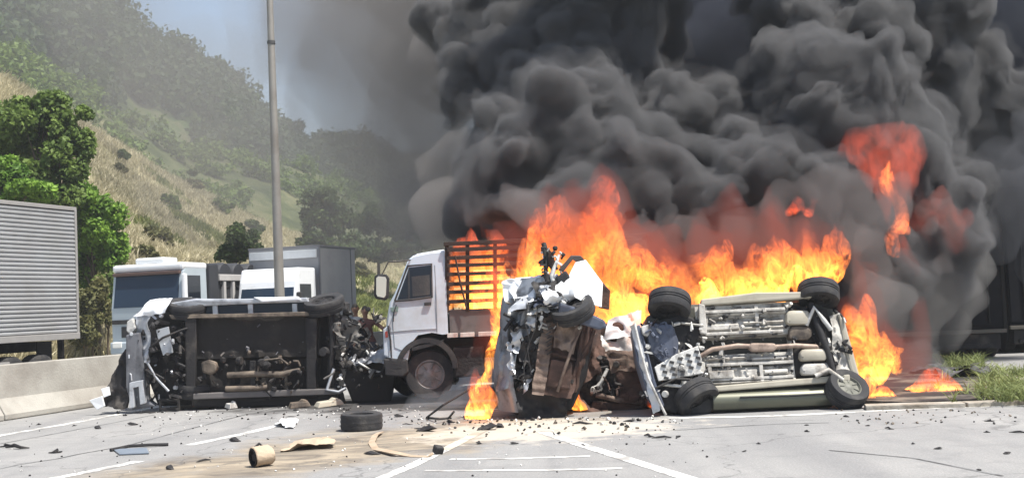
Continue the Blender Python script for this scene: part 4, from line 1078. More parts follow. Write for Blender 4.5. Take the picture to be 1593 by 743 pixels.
# ------------------------------------------------------------------ white stake truck
def stake_truck():
    w = Wreck('stake_truck', 'white flatbed truck with a slatted wooden bed on fire, cab pointing left', 'truck', (668,622), 20.6)
    W_ = 1.9
    cab = [(602,556),(600,530),(601,500),(606,470),(614,456),(634,404),(642,397),(668,391),(691,389),(694,440),(697,519),(688,520),(672,517),(650,521),(640,533),(634,560)]
    A = [w.P(p[0], p[1], 0) for p in cab]
    # rounded cab: narrower at the roof
    vs = []; n = len(A)
    for d, inset in ((0.0, 1.0), (0.03, 1.0), (W_ - 0.03, 1.0), (W_, 1.0)):
        for a in A:
            zc = max(0, a.z - 1.75)
            tilt = zc * 0.10
            sgn = 1 if d < W_ / 2 else -1
            q = Vector((a.x, a.y + d + sgn * tilt, a.z))
            if d in (0.0, W_):
                q.x += (0.03 if a.x < -0.4 else -0.0); q.z -= 0.03 if a.z > 2.3 else 0
            vs.append(q)
    fs = [tuple(range(n)), tuple(range(4*n - 1, 3*n - 1, -1))]
    for r_ in range(3):
        fs += [(r_*n + i, (r_+1)*n + i, (r_+1)*n + (i+1) % n, r_*n + (i+1) % n) for i in range(n)]
    cabo = MB().add(vs, fs).build('cab', WHITE_SHADED, w.e, smooth=25)
    w.plate('sunlit_roof', [(640,400),(648,394),(690,387),(691,394),(650,400)], 0.12, W_ - 0.24, WHITE, bevel=0.02)  # white panel sets the sunlit roof apart from the shade-coloured cab
    def tl(px, py): return (px, py, max(0, w.P(px, py).z - 1.75) * 0.10)
    win = w.plate('side_window', [tl(618,466),tl(636,416),tl(670,412),tl(671,460),tl(640,464)], -0.008, 0.03, GLASS, bevel=0.0)
    w.plate('interior_shade', [tl(640,430),tl(668,427),tl(669,458),tl(642,461)], -0.012, 0.01, BLACKP, bevel=0.0)
    for q in ((616,468,620,466),):
        pass
    win.location.y -= 0.0
    def fr(pts, r, m, nm, d=0.0): return w.pipe(nm, [(p[0], p[1], tl(p[0], p[1])[2] + d) for p in pts], r, m)
    fr([(614,468),(634,413),(671,410),(672,462),(640,466),(614,468)], 0.016, BLACKP, 'window_seal', -0.004)
    w.plate('vent_pane_post', [tl(634,420),tl(637,420),tl(638,464),tl(635,464)], -0.014, 0.04, BLACKP, bevel=0.0)
    w.plate('door_handle', [(660,470),(671,469),(671,474),(660,475)], -0.03, 0.05, BLACKP, bevel=0.01)
    em = w.plate('door_badge', [(607,478),(620,476),(619,484),(609,485)], -0.012, 0.02, mat('green_grey_badge', (0.16,0.22,0.20), 0.5), bevel=0.004)
    fr([(613,470),(611,500),(614,540),(634,548)], 0.006, mat('seam_grey', (0.2,0.22,0.24), 0.6), 'door_seam', -0.002)
    fr([(676,412),(679,470),(680,516)], 0.006, mat('seam_grey', (0.2,0.22,0.24)), 'door_seam', -0.002)
    w.plate('windscreen', [(605,474),(636,404),(638,404),(609,474)], 0.20, W_ - 0.4, GLASS, bevel=0.0)
    # mirror on its arm
    mr = w.plate('mirror', [(585,430),(590,426),(604,427),(608,433),(607,462),(602,467),(588,465),(584,460)], -0.26, 0.07, BLACKP, bevel=0.025)
    w.plate('mirror_glass', [(588,433),(591,430),(602,431),(604,435),(603,459),(600,463),(590,461),(588,457)], -0.272, 0.02, MIRROR, mr, bevel=0.004)
    w.pipe('mirror_arm', [(606,408,-0.2),(622,407,-0.12),(638,404,0.06)], 0.012, BLACKP)
    w.pipe('mirror_arm', [(596,428,-0.22),(606,408,-0.2)], 0.010, BLACKP)
    w.pipe('grab_rail', [(612,500,-0.03),(613,486,-0.05),(617,474,-0.03)], 0.009, BLACKP)
    w.pipe('wiper', [(606,472,0.5),(618,446,0.55)], 0.008, BLACKP)
    w.plate('step', [(640,540),(690,528),(690,533),(642,546)], -0.03, 0.2, BLACKP, bevel=0.006)
    w.pipe('lower_seam', [(606,516,-0.004),(640,513,-0.004),(680,511,-0.004)], 0.005, mat('seam_grey', (0.2,0.22,0.24)))
    # front corner, bumper, lamp
    w.plate('front_corner', [(596,512),(604,506),(608,540),(604,556),(597,552)], -0.02, 0.3, WHITE_SHADED, bevel=0.02)
    w.plate('lamp', [(599,516),(603,514),(604,524),(600,525)], -0.04, 0.05, mat('red_lamp', (0.25,0.04,0.03), 0.3), bevel=0.005)
    w.pipe('corner_seam', [(604,506,-0.03),(608,530,-0.035),(609,556,-0.03)], 0.014, BLACKP)
    w.plate('bumper', [(596,557),(634,558),(636,578),(628,586),(600,584)], -0.03, W_ + 0.06, BLACKP, bevel=0.03)
    # wheel arch liner, wheels
    def arch(u, v):
        a = math.pi * (1.0 - u); r = 40 + 8 * v
        return w.P(664 + r * math.cos(a), 572 - r * math.sin(a) * 0.98, -0.035 + 0.0 * v)
    MB().grid(arch, 30, 4, 0.4).build('wheel_arch', BLACKP, w.e, smooth=60)
    w.plate('arch_lining', [(626,560),(632,535),(650,520),(690,520),(706,540),(708,600),(640,600)], 0.36, 1.1, SOOT, bevel=0.0)
    HUB = mat('steel_hub', (0.26,0.255,0.25), 0.6, 0.2, 0.2, 9, col2=(0.09,0.08,0.075), thr=0.56)
    w.wheel((667,583,0.22), (0.10,-1,0.0), 0.42, 0.26, HUB)
    w.wheel((628,588,1.65), (0.18,-1,0.0), 0.42, 0.26, SOOT)
    for px in (905, 925):
        pass
    # bed
    w.plate('bed_deck', [(698,482),(1010,468),(1012,512),(700,523)], 0.05, W_ - 0.1, mat('bed_grey', (0.12,0.115,0.115), 0.8, 0, 0.2, 4, col2=(0.05,0.045,0.04), thr=0.55), bevel=0.01)
    for i, (a, b) in enumerate(((696,712),(716,738),(744,772),(780,815),(825,865))):
        w.plate('deck_rail', [(a,518-(a-700)*0.043),(b,518-(b-700)*0.043),(b,525-(b-700)*0.043),(a,525-(a-700)*0.043)], -0.02, 0.08, mat('pale_rail', (0.55,0.53,0.50), 0.6, 0, 0.15, 8, col2=(0.3,0.12,0.08), thr=0.6), bevel=0.008)
    w.plate('chassis', [(696,528),(1000,516),(1002,545),(700,560)], 0.35, 1.1, SOOT, bevel=0.01)
    w.plate('fuel_tank', [(704,540),(752,538),(754,584),(706,588)], 0.06, 0.5, SOOT, bevel=0.04)
    w.wheel((905,572,0.25), (0,-1,0), 0.42, 0.45, SOOT)
    w.wheel((905,572,1.65), (0,-1,0), 0.42, 0.45, SOOT)
    # stakes and slats, each slat its own board
    CHAR = mat('charred_wood', (0.035,0.025,0.021), 0.9, 0, 0.3, 8, col2=(0.065,0.04,0.028), thr=0.6, bump=0.5)
    def yy(px, py): return py - (px - 700) * 0.043
    rg = random.Random(3)
    for side, d in ((0, 0.03), (1, W_ - 0.10)):
        for px in (695,727,770,815,862,910,955,1003):
            w.plate('stake', [(px-3,yy(px,380)),(px+3,yy(px,380)),(px+3,yy(px,486)),(px-3,yy(px,486))], d, 0.06, CHAR, bevel=0.006)
        for k, py in enumerate((386,398,411,424,438,452,466)):
            j = rg.uniform(-1.2, 1.2)
            for (a, b) in ((695,852),(855,1006)):
                w.plate('slat', [(a,yy(a,py+j)),(b,yy(b,py+rg.uniform(-1.5,1.5))),(b,yy(b,py+6)),(a,yy(a,py+j+6))], d - 0.028, 0.026, CHAR, bevel=0.004)
        w.plate('top_rail', [(690,yy(690,376)),(1008,yy(1008,376)),(1008,yy(1008,382)),(690,yy(690,382))], d - 0.03, 0.09, CHAR, bevel=0.008)
    for i in range(7):                              # headboard behind the cab
        z0 = w.P(696, 388 + i * 13.5, 0.0)
        MB().box((z0.x, z0.y + W_ / 2, z0.z - 0.03), (0.03, W_ - 0.12, 0.075)).build('headboard_slat', CHAR, w.e, bevel=0.004)
    w.pipe('diagonal_brace', [(708,yy(708,398),-0.02),(716,yy(716,440),-0.03),(726,yy(726,480),-0.02)], 0.016, CHAR)
    return w
stake_truck()

# ------------------------------------------------------------------ vehicles beyond the barrier
CORR = mat('corrugated_silver', (0.44,0.45,0.46), 0.5, 0.35, 0.08, 1.5, col2=(0.34,0.33,0.32), thr=0.6, sharp=0.2)
def silver_trailer():
    s0 = rd_at(121, 1.9); o = rd(s0, 1.9)
    t = empty('box_trailer', (o.x, o.y, 0), -TH, 'silver box trailer with ribbed sides behind the barrier at the left edge', 'trailer')
    L_, W_, z0, z1 = 13.5, 2.45, 1.30, 4.02
    MB().box((-W_ / 2 - 0.03, -L_ / 2, (z0 + z1) / 2), (W_, L_ - 0.04, z1 - z0 - 0.04)).build('box_body', CORR, t, bevel=0.02)
    n = 30; mb = MB(); pr = []
    hh = (z1 - z0 - 0.16) / n
    for i in range(n):
        z = z0 + 0.10 + i * hh
        pr += [(0.0, z), (0.028, z + hh * 0.22), (0.028, z + hh * 0.62), (0.0, z + hh * 0.84)]
    pr = [(-0.028, z0 + 0.1)] + pr + [(-0.028, z1 - 0.06)]
    mb.prism(pr, -L_ + 0.08, -0.07)
    o = mb.build('side_ribs', CORR, t); o['kind'] = 'stuff'
    MB().box((0.01, -L_ / 2, z0 + 0.03), (0.09, L_, 0.13)).build('bottom_rail', mat('rail_grey', (0.3,0.29,0.28), 0.6), t, bevel=0.01)
    MB().box((0.0, -L_ / 2, z1 - 0.02), (0.08, L_, 0.08)).build('top_rail', mat('rail_grey', (0.3,0.29,0.28)), t, bevel=0.01)
    MB().box((0.0, -0.035, (z0 + z1) / 2), (0.09, 0.07, z1 - z0 - 0.05)).build('corner_post', mat('rail_grey', (0.3,0.29,0.28)), t, bevel=0.01)
    MB().box((-W_ / 2, -L_ / 2, z0 - 0.16), (1.0, L_ - 0.4, 0.2)).build('chassis', SOOT, t, bevel=0.02)
    MB().box((-0.06, -3.3, 0.82), (0.05, 2.4, 0.16)).build('side_guard', mat('rail_grey', (0.3,0.29,0.28)), t, bevel=0.01)
    MB().box((-0.25, -0.25, 0.98), (0.12, 0.08, 0.62)).build('bumper_post', SOOT, t, bevel=0.01)
    MB().box((-1.2, -0.2, 0.72), (2.3, 0.10, 0.12)).build('rear_bumper', mat('bumper_pale', (0.5,0.46,0.4), 0.6), t, bevel=0.01)
    MB().box((-0.28, -0.75, 1.0), (0.04, 0.45, 0.5)).build('mud_flap', BLACKP, t)
    for yv in (-1.1, -2.0, -5.2):
        c = Vector((-0.2, yv, 0.5))
        ty = MB().lathe([(0.3,-0.14),(0.44,-0.16),(0.5,-0.12),(0.5,0.12),(0.44,0.16),(0.3,0.14)], c, (1,0,0), 26).build('wheel', RUBBER, t, smooth=45)
        MB().lathe([(0.3,0.13),(0.26,0.05),(0.12,0.06),(0.10,0.14),(0.001,0.15)], c, (1,0,0), 20).build('rim', mat('rail_grey', (0.3,0.29,0.28)), ty, smooth=45)
silver_trailer()
def rbox(m_, c, d, name, mt, t, bev=0.03): return MB().box(c, d).build(name, mt, t, bevel=bev)
def cab_truck():
    o = at(283, 498, 35.5)                                     # right front corner of the cab
    t = empty('cab_truck', (o.x, o.y, 0), -TH, 'white truck with a dark windscreen facing the camera behind the barrier', 'truck')
    W_ = 2.35
    def q(x0, x1, y0, y1, z0, z1, nm, mt, bev=0.03): return MB().box(((x0+x1)/2, (y0+y1)/2, (z0+z1)/2), (x1-x0, y1-y0, z1-z0)).build(nm, mt, t, bevel=bev)
    PALE = mat('shaded_white_cab', (0.40,0.46,0.50), 0.45, 0, 0.06, 2, coat=0.2)  # white cab, the bluish shade on its front put into the colour
    side = [(0.0,0.62),(-0.02,1.95),(0.14,2.98),(0.30,3.16),(1.45,3.16),(1.5,0.75)]
    MB().prism(side, -W_, 0.0, 'yz').build('cab', PALE, t, bevel=0.06)
    q(-W_-0.01, 0.01, 0.10, 1.48, 3.02, 3.24, 'roof', WHITE, 0.08)
    q(-W_*0.70, -W_*0.28, 0.2, 0.95, 3.24, 3.42, 'roof_unit', WHITE, 0.07)
    MB().add([(-W_+0.10,-0.035,1.98),(-0.10,-0.035,1.98),(-0.12,0.105,2.94),(-W_+0.12,0.105,2.94),(-W_+0.10,0.0,1.97),(-0.10,0.0,1.97),(-0.12,0.145,2.94),(-W_+0.12,0.145,2.94)], [(0,1,2,3),(4,7,6,5),(0,4,5,1),(1,5,6,2),(2,6,7,3),(3,7,4,0)]).build('windscreen', GLASSBLUE, t)
    q(-W_+0.06, -0.06, 0.0, 0.16, 2.90, 3.0, 'sun_visor', mat('brown_visor', (0.10,0.06,0.05), 0.5), 0.02)
    q(0.0, 0.02, 0.35, 1.05, 2.05, 2.85, 'side_window', GLASS, 0.0)
    q(0.02, 0.14, -0.02, 0.16, 1.95, 2.9, 'mirror_housing', WHITE, 0.05)
    q(0.03, 0.20, 0.12, 0.36, 1.75, 2.2, 'side_mirror', WHITE, 0.05)
    q(-W_+0.05, -0.05, -0.06, 0.05, 1.50, 1.62, 'grille_bar', BLACKP, 0.01)
    q(-W_+0.35, -0.35, -0.05, 0.05, 1.1, 1.42, 'grille', BLACKP, 0.01)
    q(-W_, 0.0, -0.12, 0.3, 0.62, 0.98, 'bumper', PALE, 0.05)
    for x in (-W_+0.25, -0.25): 
        q(x-0.16, x+0.16, -0.14, -0.02, 0.80, 0.98, 'headlamp', mat('lamp_glass', (0.85,0.85,0.8), 0.1), 0.03)
    for x in (-W_+0.02, -0.02):
        for yv in (0.55, 5.5):
            c = Vector((x + (0.14 if x < -1 else -0.14), yv, 0.5))
            ty = MB().lathe([(0.3,-0.14),(0.44,-0.16),(0.5,-0.12),(0.5,0.12),(0.44,0.16),(0.3,0.14)], c, (1,0,0), 24).build('wheel', RUBBER, t, smooth=45)
            MB().lathe([(0.3,0.12),(0.1,0.05),(0.001,0.06)], c, (1,0,0), 16).build('rim', SILVER, ty, smooth=45)
    # dark bulkhead and slatted load body
    DK = mat('dark_body', (0.03,0.032,0.038), 0.6, 0, 0.2, 3)
    PR = mat('pale_slat', (0.42,0.41,0.40), 0.7, 0, 0.15, 5)
    q(-W_, -0.02, 1.62, 2.2, 0.9, 3.22, 'bulkhead', DK, 0.06)
    q(-W_+0.1, -0.12, 2.2, 7.2, 1.0, 2.6, 'load_body', DK, 0.03)
    q(-0.14, 0.0, 2.22, 6.6, 2.70, 2.90, 'side_beam', PR, 0.02)
    q(-W_, -W_+0.14, 2.22, 6.6, 2.70, 2.90, 'side_beam', PR, 0.02)
    for i in range(8):
        yv = 2.5 + i * 0.55
        q(-0.12, -0.02, yv, yv + 0.14, 1.1, 2.70, 'stake', PR, 0.01)
        q(-0.08, -0.01, yv + 0.20, yv + 0.46, 1.9, 2.15, 'side_board', PR, 0.01)
    for i in range(5):
        yv = 2.7 + i * 0.85
        MB().lathe([(0.001,-1.1),(0.38,-1.1),(0.42,-1.0),(0.42,1.0),(0.38,1.1),(0.001,1.1)], (-W_/2, yv, 2.86), (1,0,0), 18).build('load_roll', DK, t, smooth=45)
cab_truck()
def grey_truck():
    o = at(460, 487, 37.5)
    t = empty('box_truck', (o.x, o.y, 0), -TH, 'truck with white cab and plain grey box body behind the lamp post', 'truck')
    W_ = 2.15
    def q(x0, x1, y0, y1, z0, z1, nm, mt, bev=0.03): return MB().box(((x0+x1)/2, (y0+y1)/2, (z0+z1)/2), (x1-x0, y1-y0, z1-z0)).build(nm, mt, t, bevel=bev)
    GB = mat('grey_box', (0.29,0.29,0.295), 0.6, 0.1, 0.08, 1.5, col2=(0.24,0.24,0.25), thr=0.6)
    side = [(0.0,0.6),(-0.02,1.7),(0.18,2.6),(0.34,3.02),(1.5,3.02),(1.55,0.7)]
    MB().prism(side, -W_ + 0.15, 0.0, 'yz').build('cab', WHITE, t, bevel=0.07)
    MB().add([(-W_+0.24,-0.03,1.72),(-0.08,-0.03,1.72),(-0.10,0.15,2.46),(-W_+0.26,0.15,2.46),(-W_+0.24,0.02,1.72),(-0.08,0.02,1.72),(-0.10,0.2,2.46),(-W_+0.26,0.2,2.46)], [(0,1,2,3),(4,7,6,5),(0,4,5,1),(1,5,6,2),(2,6,7,3),(3,7,4,0)]).build('windscreen', GLASSBLUE, t)
    q(0.0, 0.02, 0.35, 1.1, 1.8, 2.5, 'side_window', GLASS, 0.0)
    q(0.02, 0.16, 0.02, 0.2, 1.75, 2.25, 'side_mirror', BLACKP, 0.04)
    q(-W_+0.12, 0.0, -0.1, 0.2, 0.55, 0.95, 'bumper', BLACKP, 0.05)
    q(-W_-0.35, 0.02, 1.75, 4.6, 1.0, 3.72, 'box_body', GB, 0.03)
    q(-W_-0.30, -0.05, 1.70, 1.75, 3.36, 3.62, 'box_stripe', mat('pale_stripe', (0.52,0.54,0.55), 0.6), 0.008)
    q(0.018, 0.035, 4.2, 4.24, 1.05, 3.68, 'box_seam', mat('seam_dark', (0.16,0.16,0.17), 0.6), 0.0)
    q(0.0, 0.05, 1.73, 1.80, 1.0, 3.74, 'corner_trim', mat('seam_dark', (0.16,0.16,0.17)), 0.008)
    q(-W_-0.36, 0.04, 1.74, 4.62, 3.70, 3.76, 'roof_trim', mat('seam_dark', (0.16,0.16,0.17)), 0.008)
    for x in (-W_+0.2, -0.05):
        for yv in (0.5, 3.6):
            c = Vector((x - 0.12 if x > -1 else x + 0.1, yv, 0.45))
            ty = MB().lathe([(0.28,-0.13),(0.4,-0.15),(0.45,-0.11),(0.45,0.11),(0.4,0.15),(0.28,0.13)], c, (1,0,0), 24).build('wheel', RUBBER, t, smooth=45)
            MB().lathe([(0.28,0.11),(0.1,0.05),(0.001,0.06)], c, (1,0,0), 16).build('rim', SILVER, ty, smooth=45)
grey_truck()
def dark_trailer(px, Y, lab):
    o = at(px, 470, Y)
    t = empty('dark_trailer', (o.x, o.y, 0), -TH * 0.4, lab, 'trailer', 'dark trailers standing in the smoke')
    DK = mat('smoke_shaded_box', (0.010,0.011,0.014), 0.9, 0, 0.2, 2, col2=(0.018,0.018,0.02), thr=0.6, spec=0.1)  # near-black so the trailer colour carries the smoke's shade
    W_ = 2.5
    def q(x0, x1, y0, y1, z0, z1, nm, mt, bev=0.02): return MB().box(((x0+x1)/2, (y0+y1)/2, (z0+z1)/2), (x1-x0, y1-y0, z1-z0)).build(nm, mt, t, bevel=bev)
    q(-W_, 0, 0, 9.0, 0.62, 3.75, 'box_body', DK)
    for a, b in ((-W_+0.04, -W_/2-0.01), (-W_/2+0.01, -0.04)):
        d = q(a, b, -0.04, 0.0, 0.70, 3.68, 'rear_door', DK, 0.01)
        for x in (a + 0.3, b - 0.3):
            MB().tube([(x,-0.06,0.75),(x,-0.06,3.6)], 0.018, 8).build('lock_rod', mat('dull_rod', (0.02,0.02,0.02), 0.8, spec=0.1), d)
    q(-0.05, 0.03, -0.06, 0.02, 0.62, 3.75, 'corner_post', mat('dull_post', (0.02,0.02,0.02), 0.8, spec=0.1), 0.01)
    q(-W_, 0.0, -0.08, 0.04, 0.54, 0.62, 'rear_sill', mat('sill_tan', (0.10,0.09,0.075), 0.6), 0.01)
    q(-W_+0.1, -0.1, 0.05, 8.8, 0.2, 0.53, 'chassis', SOOT)
    q(-W_+0.2, -0.2, -0.02, 0.08, 0.22, 0.32, 'under_run_bar', SOOT)
    for x in (-W_+0.16, -0.16):
        for yv in (0.9, 2.0):
            c = Vector((x, yv, 0.48))
            ty = MB().lathe([(0.3,-0.14),(0.42,-0.15),(0.48,-0.11),(0.48,0.11),(0.42,0.15),(0.3,0.14)], c, (1,0,0), 22).build('wheel', RUBBER, t, smooth=45)
            MB().lathe([(0.3,0.12),(0.1,0.05),(0.001,0.06)], c, (1,0,0), 14).build('rim', SOOT, ty, smooth=45)
dark_trailer(1562, 26.0, 'dark box trailer half hidden by smoke, its rear sill showing right of the ground fire')
dark_trailer(1750, 27.2, 'second dark trailer cut off by the right edge of the picture')

# ------------------------------------------------------------------ lamp post
def lamp_post():
    s = rd_at(436, 0.30); o = rd(s, 0.30)
    t = empty('lamp_post', (o.x, o.y, 0), -TH, 'tall tapering grey lamp post standing in the median', 'lamp post')
    G = mat('galvanised_post', (0.30,0.285,0.26), 0.6, 0.25, 0.12, 2.0, col2=(0.20,0.18,0.16), thr=0.58, sharp=0.15)
    MB().tube([(0,0,0),(0,0,2.5),(0,0,6),(0,0,10),(0,0,13)], [0.135,0.125,0.105,0.08,0.062], 16).build('pole', G, t, smooth=60)
    MB().tube([(0,0,0.0),(0,0,0.9),(0,0,0.95)], [0.19,0.19,0.14], 16).build('pole_foot', G, t, smooth=60)
    MB().tube([(0,0,8.55),(0,0,8.63)], 0.105, 16).build('pole_band', mat('band_dark', (0.08,0.08,0.08), 0.6), t, smooth=60)
    for sx in (-1, 1):
        MB().tube([(0,0,12.8),(sx*0.5,0,13.25),(sx*1.8,0,13.4)], [0.05,0.04,0.035], 10).build('lamp_arm', G, t, smooth=60)
        MB().box((sx*2.1,0,13.42), (0.75,0.26,0.14), taper=(0.7,0.7)).build('luminaire', G, t, bevel=0.03)
lamp_post()
# ------------------------------------------------------------------ debris on the road
def at_ground(name, label, cat, px, py, group=None):
    g = gp(px, py); return empty(name, (g.x, g.y, 0), 0, label, cat, group), g
def loc(px, py, o, z=0.0):
    g = gp(px, py); return Vector((g.x - o.x, g.y - o.y, z))
CLOTH = mat('tan_cloth', (0.42,0.33,0.24), 0.9, 0, 0.2, 6, col2=(0.30,0.22,0.15), thr=0.6, bump=0.5, bscale=30)
def tyre_on_road():
    t, g = at_ground('loose_tyre', 'loose black tyre lying flat on the road in front of the stake truck', 'tyre', 563, 668)
    o = MB().lathe([(0.165,-0.095),(0.23,-0.115),(0.275,-0.10),(0.285,-0.06),(0.278,-0.03),(0.285,-0.01),(0.285,0.01),(0.278,0.03),(0.285,0.06),(0.275,0.10),(0.23,0.115),(0.165,0.095),(0.155,0.0),(0.165,-0.095)], (0,0,0.118), (0.03,-0.04,1), 40).build('tyre_body', RUBBER, t, smooth=50)
    MB().lathe([(0.16,-0.07),(0.15,0.0),(0.13,0.03),(0.05,0.04),(0.001,0.04)], (0,0,0.10), (0.03,-0.04,1), 24).build('rim', SOOT, t, smooth=45)
tyre_on_road()
def bent_can():
    t, g = at_ground('crushed_canister', 'dented tan canister with a dark open end lying on the road', 'canister', 412, 724)
    ax = Vector((0.75, 0.55, 0.05)); c = Vector((-0.03, -0.02, 0.105))
    MB().lathe([(0.10,-0.10),(0.108,-0.09),(0.104,0.0),(0.108,0.09),(0.085,0.125),(0.001,0.135)], c, ax, 22).build('shell', CLOTH, t, smooth=40, crumple=0.018, freq=9)
    MB().lathe([(0.098,-0.102),(0.082,-0.108),(0.078,-0.06),(0.04,-0.05),(0.036,-0.09),(0.001,-0.085)], c, ax, 20).build('end_plate', SOOT, t, smooth=30)
    MB().tube([(-0.10,0.0,0.20),(-0.06,0.04,0.235),(-0.03,0.02,0.21)], 0.014, 6).build('handle', SOOT, t)
bent_can()
def flat_cloth():
    t, g = at_ground('tan_rag', 'crumpled pale tan rag spread flat on the dusty road', 'rag', 478, 695)
    C = [loc(436,703,g), loc(520,697,g), loc(514,686,g), loc(462,690,g)]
    def f(u, v):
        p = C[0].lerp(C[1], u).lerp(C[3].lerp(C[2], u), v)
        q = p * 7
        return p + Vector((0.03 * float(fbm(q.x, q.y, 1, 2)), 0.03 * float(fbm(q.x + 9, q.y, 1, 2)), 0.045 + 0.05 * float(fbm(q.x * 0.8, q.y * 0.8, 3, 3))))
    MB().grid(f, 30, 14).build('cloth', CLOTH, t, smooth=60)
flat_cloth()
def strap():
    t, g = at_ground('tan_strap', 'pale tan strap bent across the road beside the loose tyre', 'strap', 610, 703)
    P = [loc(*p, g) for p in ((592,674),(584,681),(578,690),(584,698),(596,704),(615,709),(640,710),(664,711),(674,710))]
    vs, fs = [], []
    for i, p in enumerate(P):
        d = (P[min(i + 1, len(P) - 1)] - P[max(0, i - 1)]).normalized(); n_ = Vector((-d.y, d.x, 0)) * (0.04 if i < 6 else 0.022)
        z = 0.02 + 0.02 * math.sin(i * 1.7)
        vs += [p + n_ + Vector((0,0,z + 0.012)), p - n_ + Vector((0,0,z)), p - n_ * 0.98 + Vector((0,0,z - 0.012)), p + n_ * 0.98 + Vector((0,0,z))]
    for i in range(len(P) - 1):
        a = i * 4
        fs += [(a+j, a+(j+1) % 4, a+4+(j+1) % 4, a+4+j) for j in range(4)]
    fs += [(0,1,2,3), tuple(len(vs) - 4 + j for j in (3,2,1,0))]
    MB().add(vs, fs).build('webbing', CLOTH, t, smooth=70)
    MB().box(loc(682,706,g,0.05), (0.10,0.10,0.09), (0.3,0.2,0.5)).build('buckle', SOOT, t, bevel=0.02)
strap()
def rods():
    t, g = at_ground('bent_rod', 'thin black bent rod sticking up from the road by the stake truck', 'rod', 675, 648)
    a = gp(664, 651)
    def L3(px, py, z):
        q = gp(px, py); return Vector((q.x - g.x, q.y - g.y, z))
    top = at(735, 602, 17.6); top = Vector((top.x - g.x, top.y - g.y, top.z)); mid = at(690, 629, 16.9); mid = Vector((mid.x - g.x, mid.y - g.y, mid.z))
    MB().tube([L3(664,651,0.02), mid, top], 0.016, 7).build('long_rod', SOOT, t, smooth=60)
    e = at(706,640,16.6)
    MB().tube([L3(664,651,0.02), L3(684,653,0.02), L3(698,652,0.02), (e.x - g.x, e.y - g.y, e.z)], 0.016, 7).build('foot_rod', SOOT, t, smooth=60)
rods()
def white_cloth():
    t, g = at_ground('white_scrap', 'small white cloth scrap lying at the end of a lane dash', 'cloth', 446, 660)
    C = [loc(428,664,g), loc(456,667,g), loc(464,656,g), loc(438,653,g)]
    def f(u, v):
        p = C[0].lerp(C[1], u).lerp(C[3].lerp(C[2], u), v); q = p * 8
        return p + Vector((0.04 * float(vnoise(q.x, q.y, 4)), 0.04 * float(vnoise(q.x, q.y, 8)), 0.04 + 0.04 * float(fbm(q.x, q.y, 2, 2))))
    MB().grid(f, 16, 12).build('cloth', WHITE, t, smooth=60)
white_cloth()
def blue_sheet():
    t, g = at_ground('flat_sheet', 'flat grey-blue sheet with a black strip lying on the left lane', 'sheet', 205, 702)
    MB().prism([tuple(loc(*p, g)[:2]) for p in ((176,700),(228,698),(232,706),(186,708))], 0.008, 0.02, 'xy').build('sheet', mat('grey_blue_sheet', (0.17,0.20,0.24), 0.4), t)
    MB().tube([loc(172,702,g,0.02), loc(200,697,g,0.03), loc(232,695,g,0.03), loc(262,693,g,0.02)], 0.02, 6).build('black_strip', SOOT, t)
blue_sheet()
SH2 = MB().box((0,0,0.05), (0.26,0.17,0.07), (0.2,0.3,0.4), (0.5,0.6)).box((0.1,0.03,0.03), (0.2,0.07,0.04), (0.4,0.1,1.1), (0.4,0.8)).mesh('fragment')
SH3 = MB().tube([(-0.2,0,0.02),(-0.05,0.03,0.05),(0.1,0.0,0.03),(0.22,0.06,0.02)], [0.012,0.03,0.025,0.008], 6).mesh('fragment')
SH4 = MB().prism([(-0.12,-0.05),(0.05,-0.09),(0.16,0.0),(0.02,0.08),(-0.08,0.05)], 0.01, 0.035, 'xy').box((0.02,0.0,0.05), (0.12,0.06,0.05), (0.3,0.5,0.2)).mesh('fragment')
frag = [(152,666,0,1.0),(206,661,0,0.8),(24,698,1,1.6),(10,694,2,1.2),(88,704,2,0.9),(365,686,0,0.9),(264,729,0,0.7),(316,717,1,0.7),(228,643,1,1.0),(452,648,1,0.6),(60,660,2,0.7),(115,662,2,0.5),
        (1255,661,0,0.5),(1350,662,0,0.5),(1382,667,1,0.9),(1460,698,0,0.6),(1566,705,0,0.7),(1523,731,0,0.5),(1158,702,0,0.4),(1056,680,1,0.9),(1030,681,1,0.8),(1008,679,1,0.8),(1255,671,2,0.8),(1540,655,2,0.9),(1585,673,1,1.0),(1535,672,2,0.6),(908,692,1,0.6),(800,690,0,0.5),(745,690,0,0.5),
        (578,706,0,1.0),(665,670,0,1.5),(655,668,1,1.2),(760,668,0,1.3),(778,664,0,1.1),(700,657,0,0.6),(812,660,1,0.9),(980,655,0,0.8),(905,660,1,1.0),(1030,656,1,0.8),(460,638,0,0.6),(620,648,0,0.7),(633,660,1,0.6),(1316,648,0,0.6),(1180,690,2,0.5),(1420,690,2,0.5)]
for (px, py, k, s) in frag:
    g = gp(px, py)
    me = (SH2, SH3, SH4)[k]
    s *= 0.45 if px > 1090 else 0.66
    o = link('metal_fragment', me, None)
    if not me.materials: me.materials.append(SOOT)
    o.location = (g.x, g.y, 0.0); o.rotation_euler = (0, 0, RNG.uniform(0, 6.28)); o.scale = (s, s * RNG.uniform(0.7, 1.1), s * RNG.uniform(0.5, 1.0))
    zone = ('in the left lane between barrier and canister' if px < 420 else 'near the loose tyre and tan strap' if px < 740 else
            'in front of the upended silver car' if px < 960 else 'in front of the rusty shell and olive car nose' if px < 1090 else 'on the bare grey lane below the olive car' if px < 1400 else 'on the lane at the right edge below the island')
    lk = ('chunky dark scrap lump', 'thin bent dark scrap strip', 'flat dark scrap piece')[k]
    tag(o, '%s lying %s' % (lk, zone), 'debris', '%ss %s' % (lk, zone))
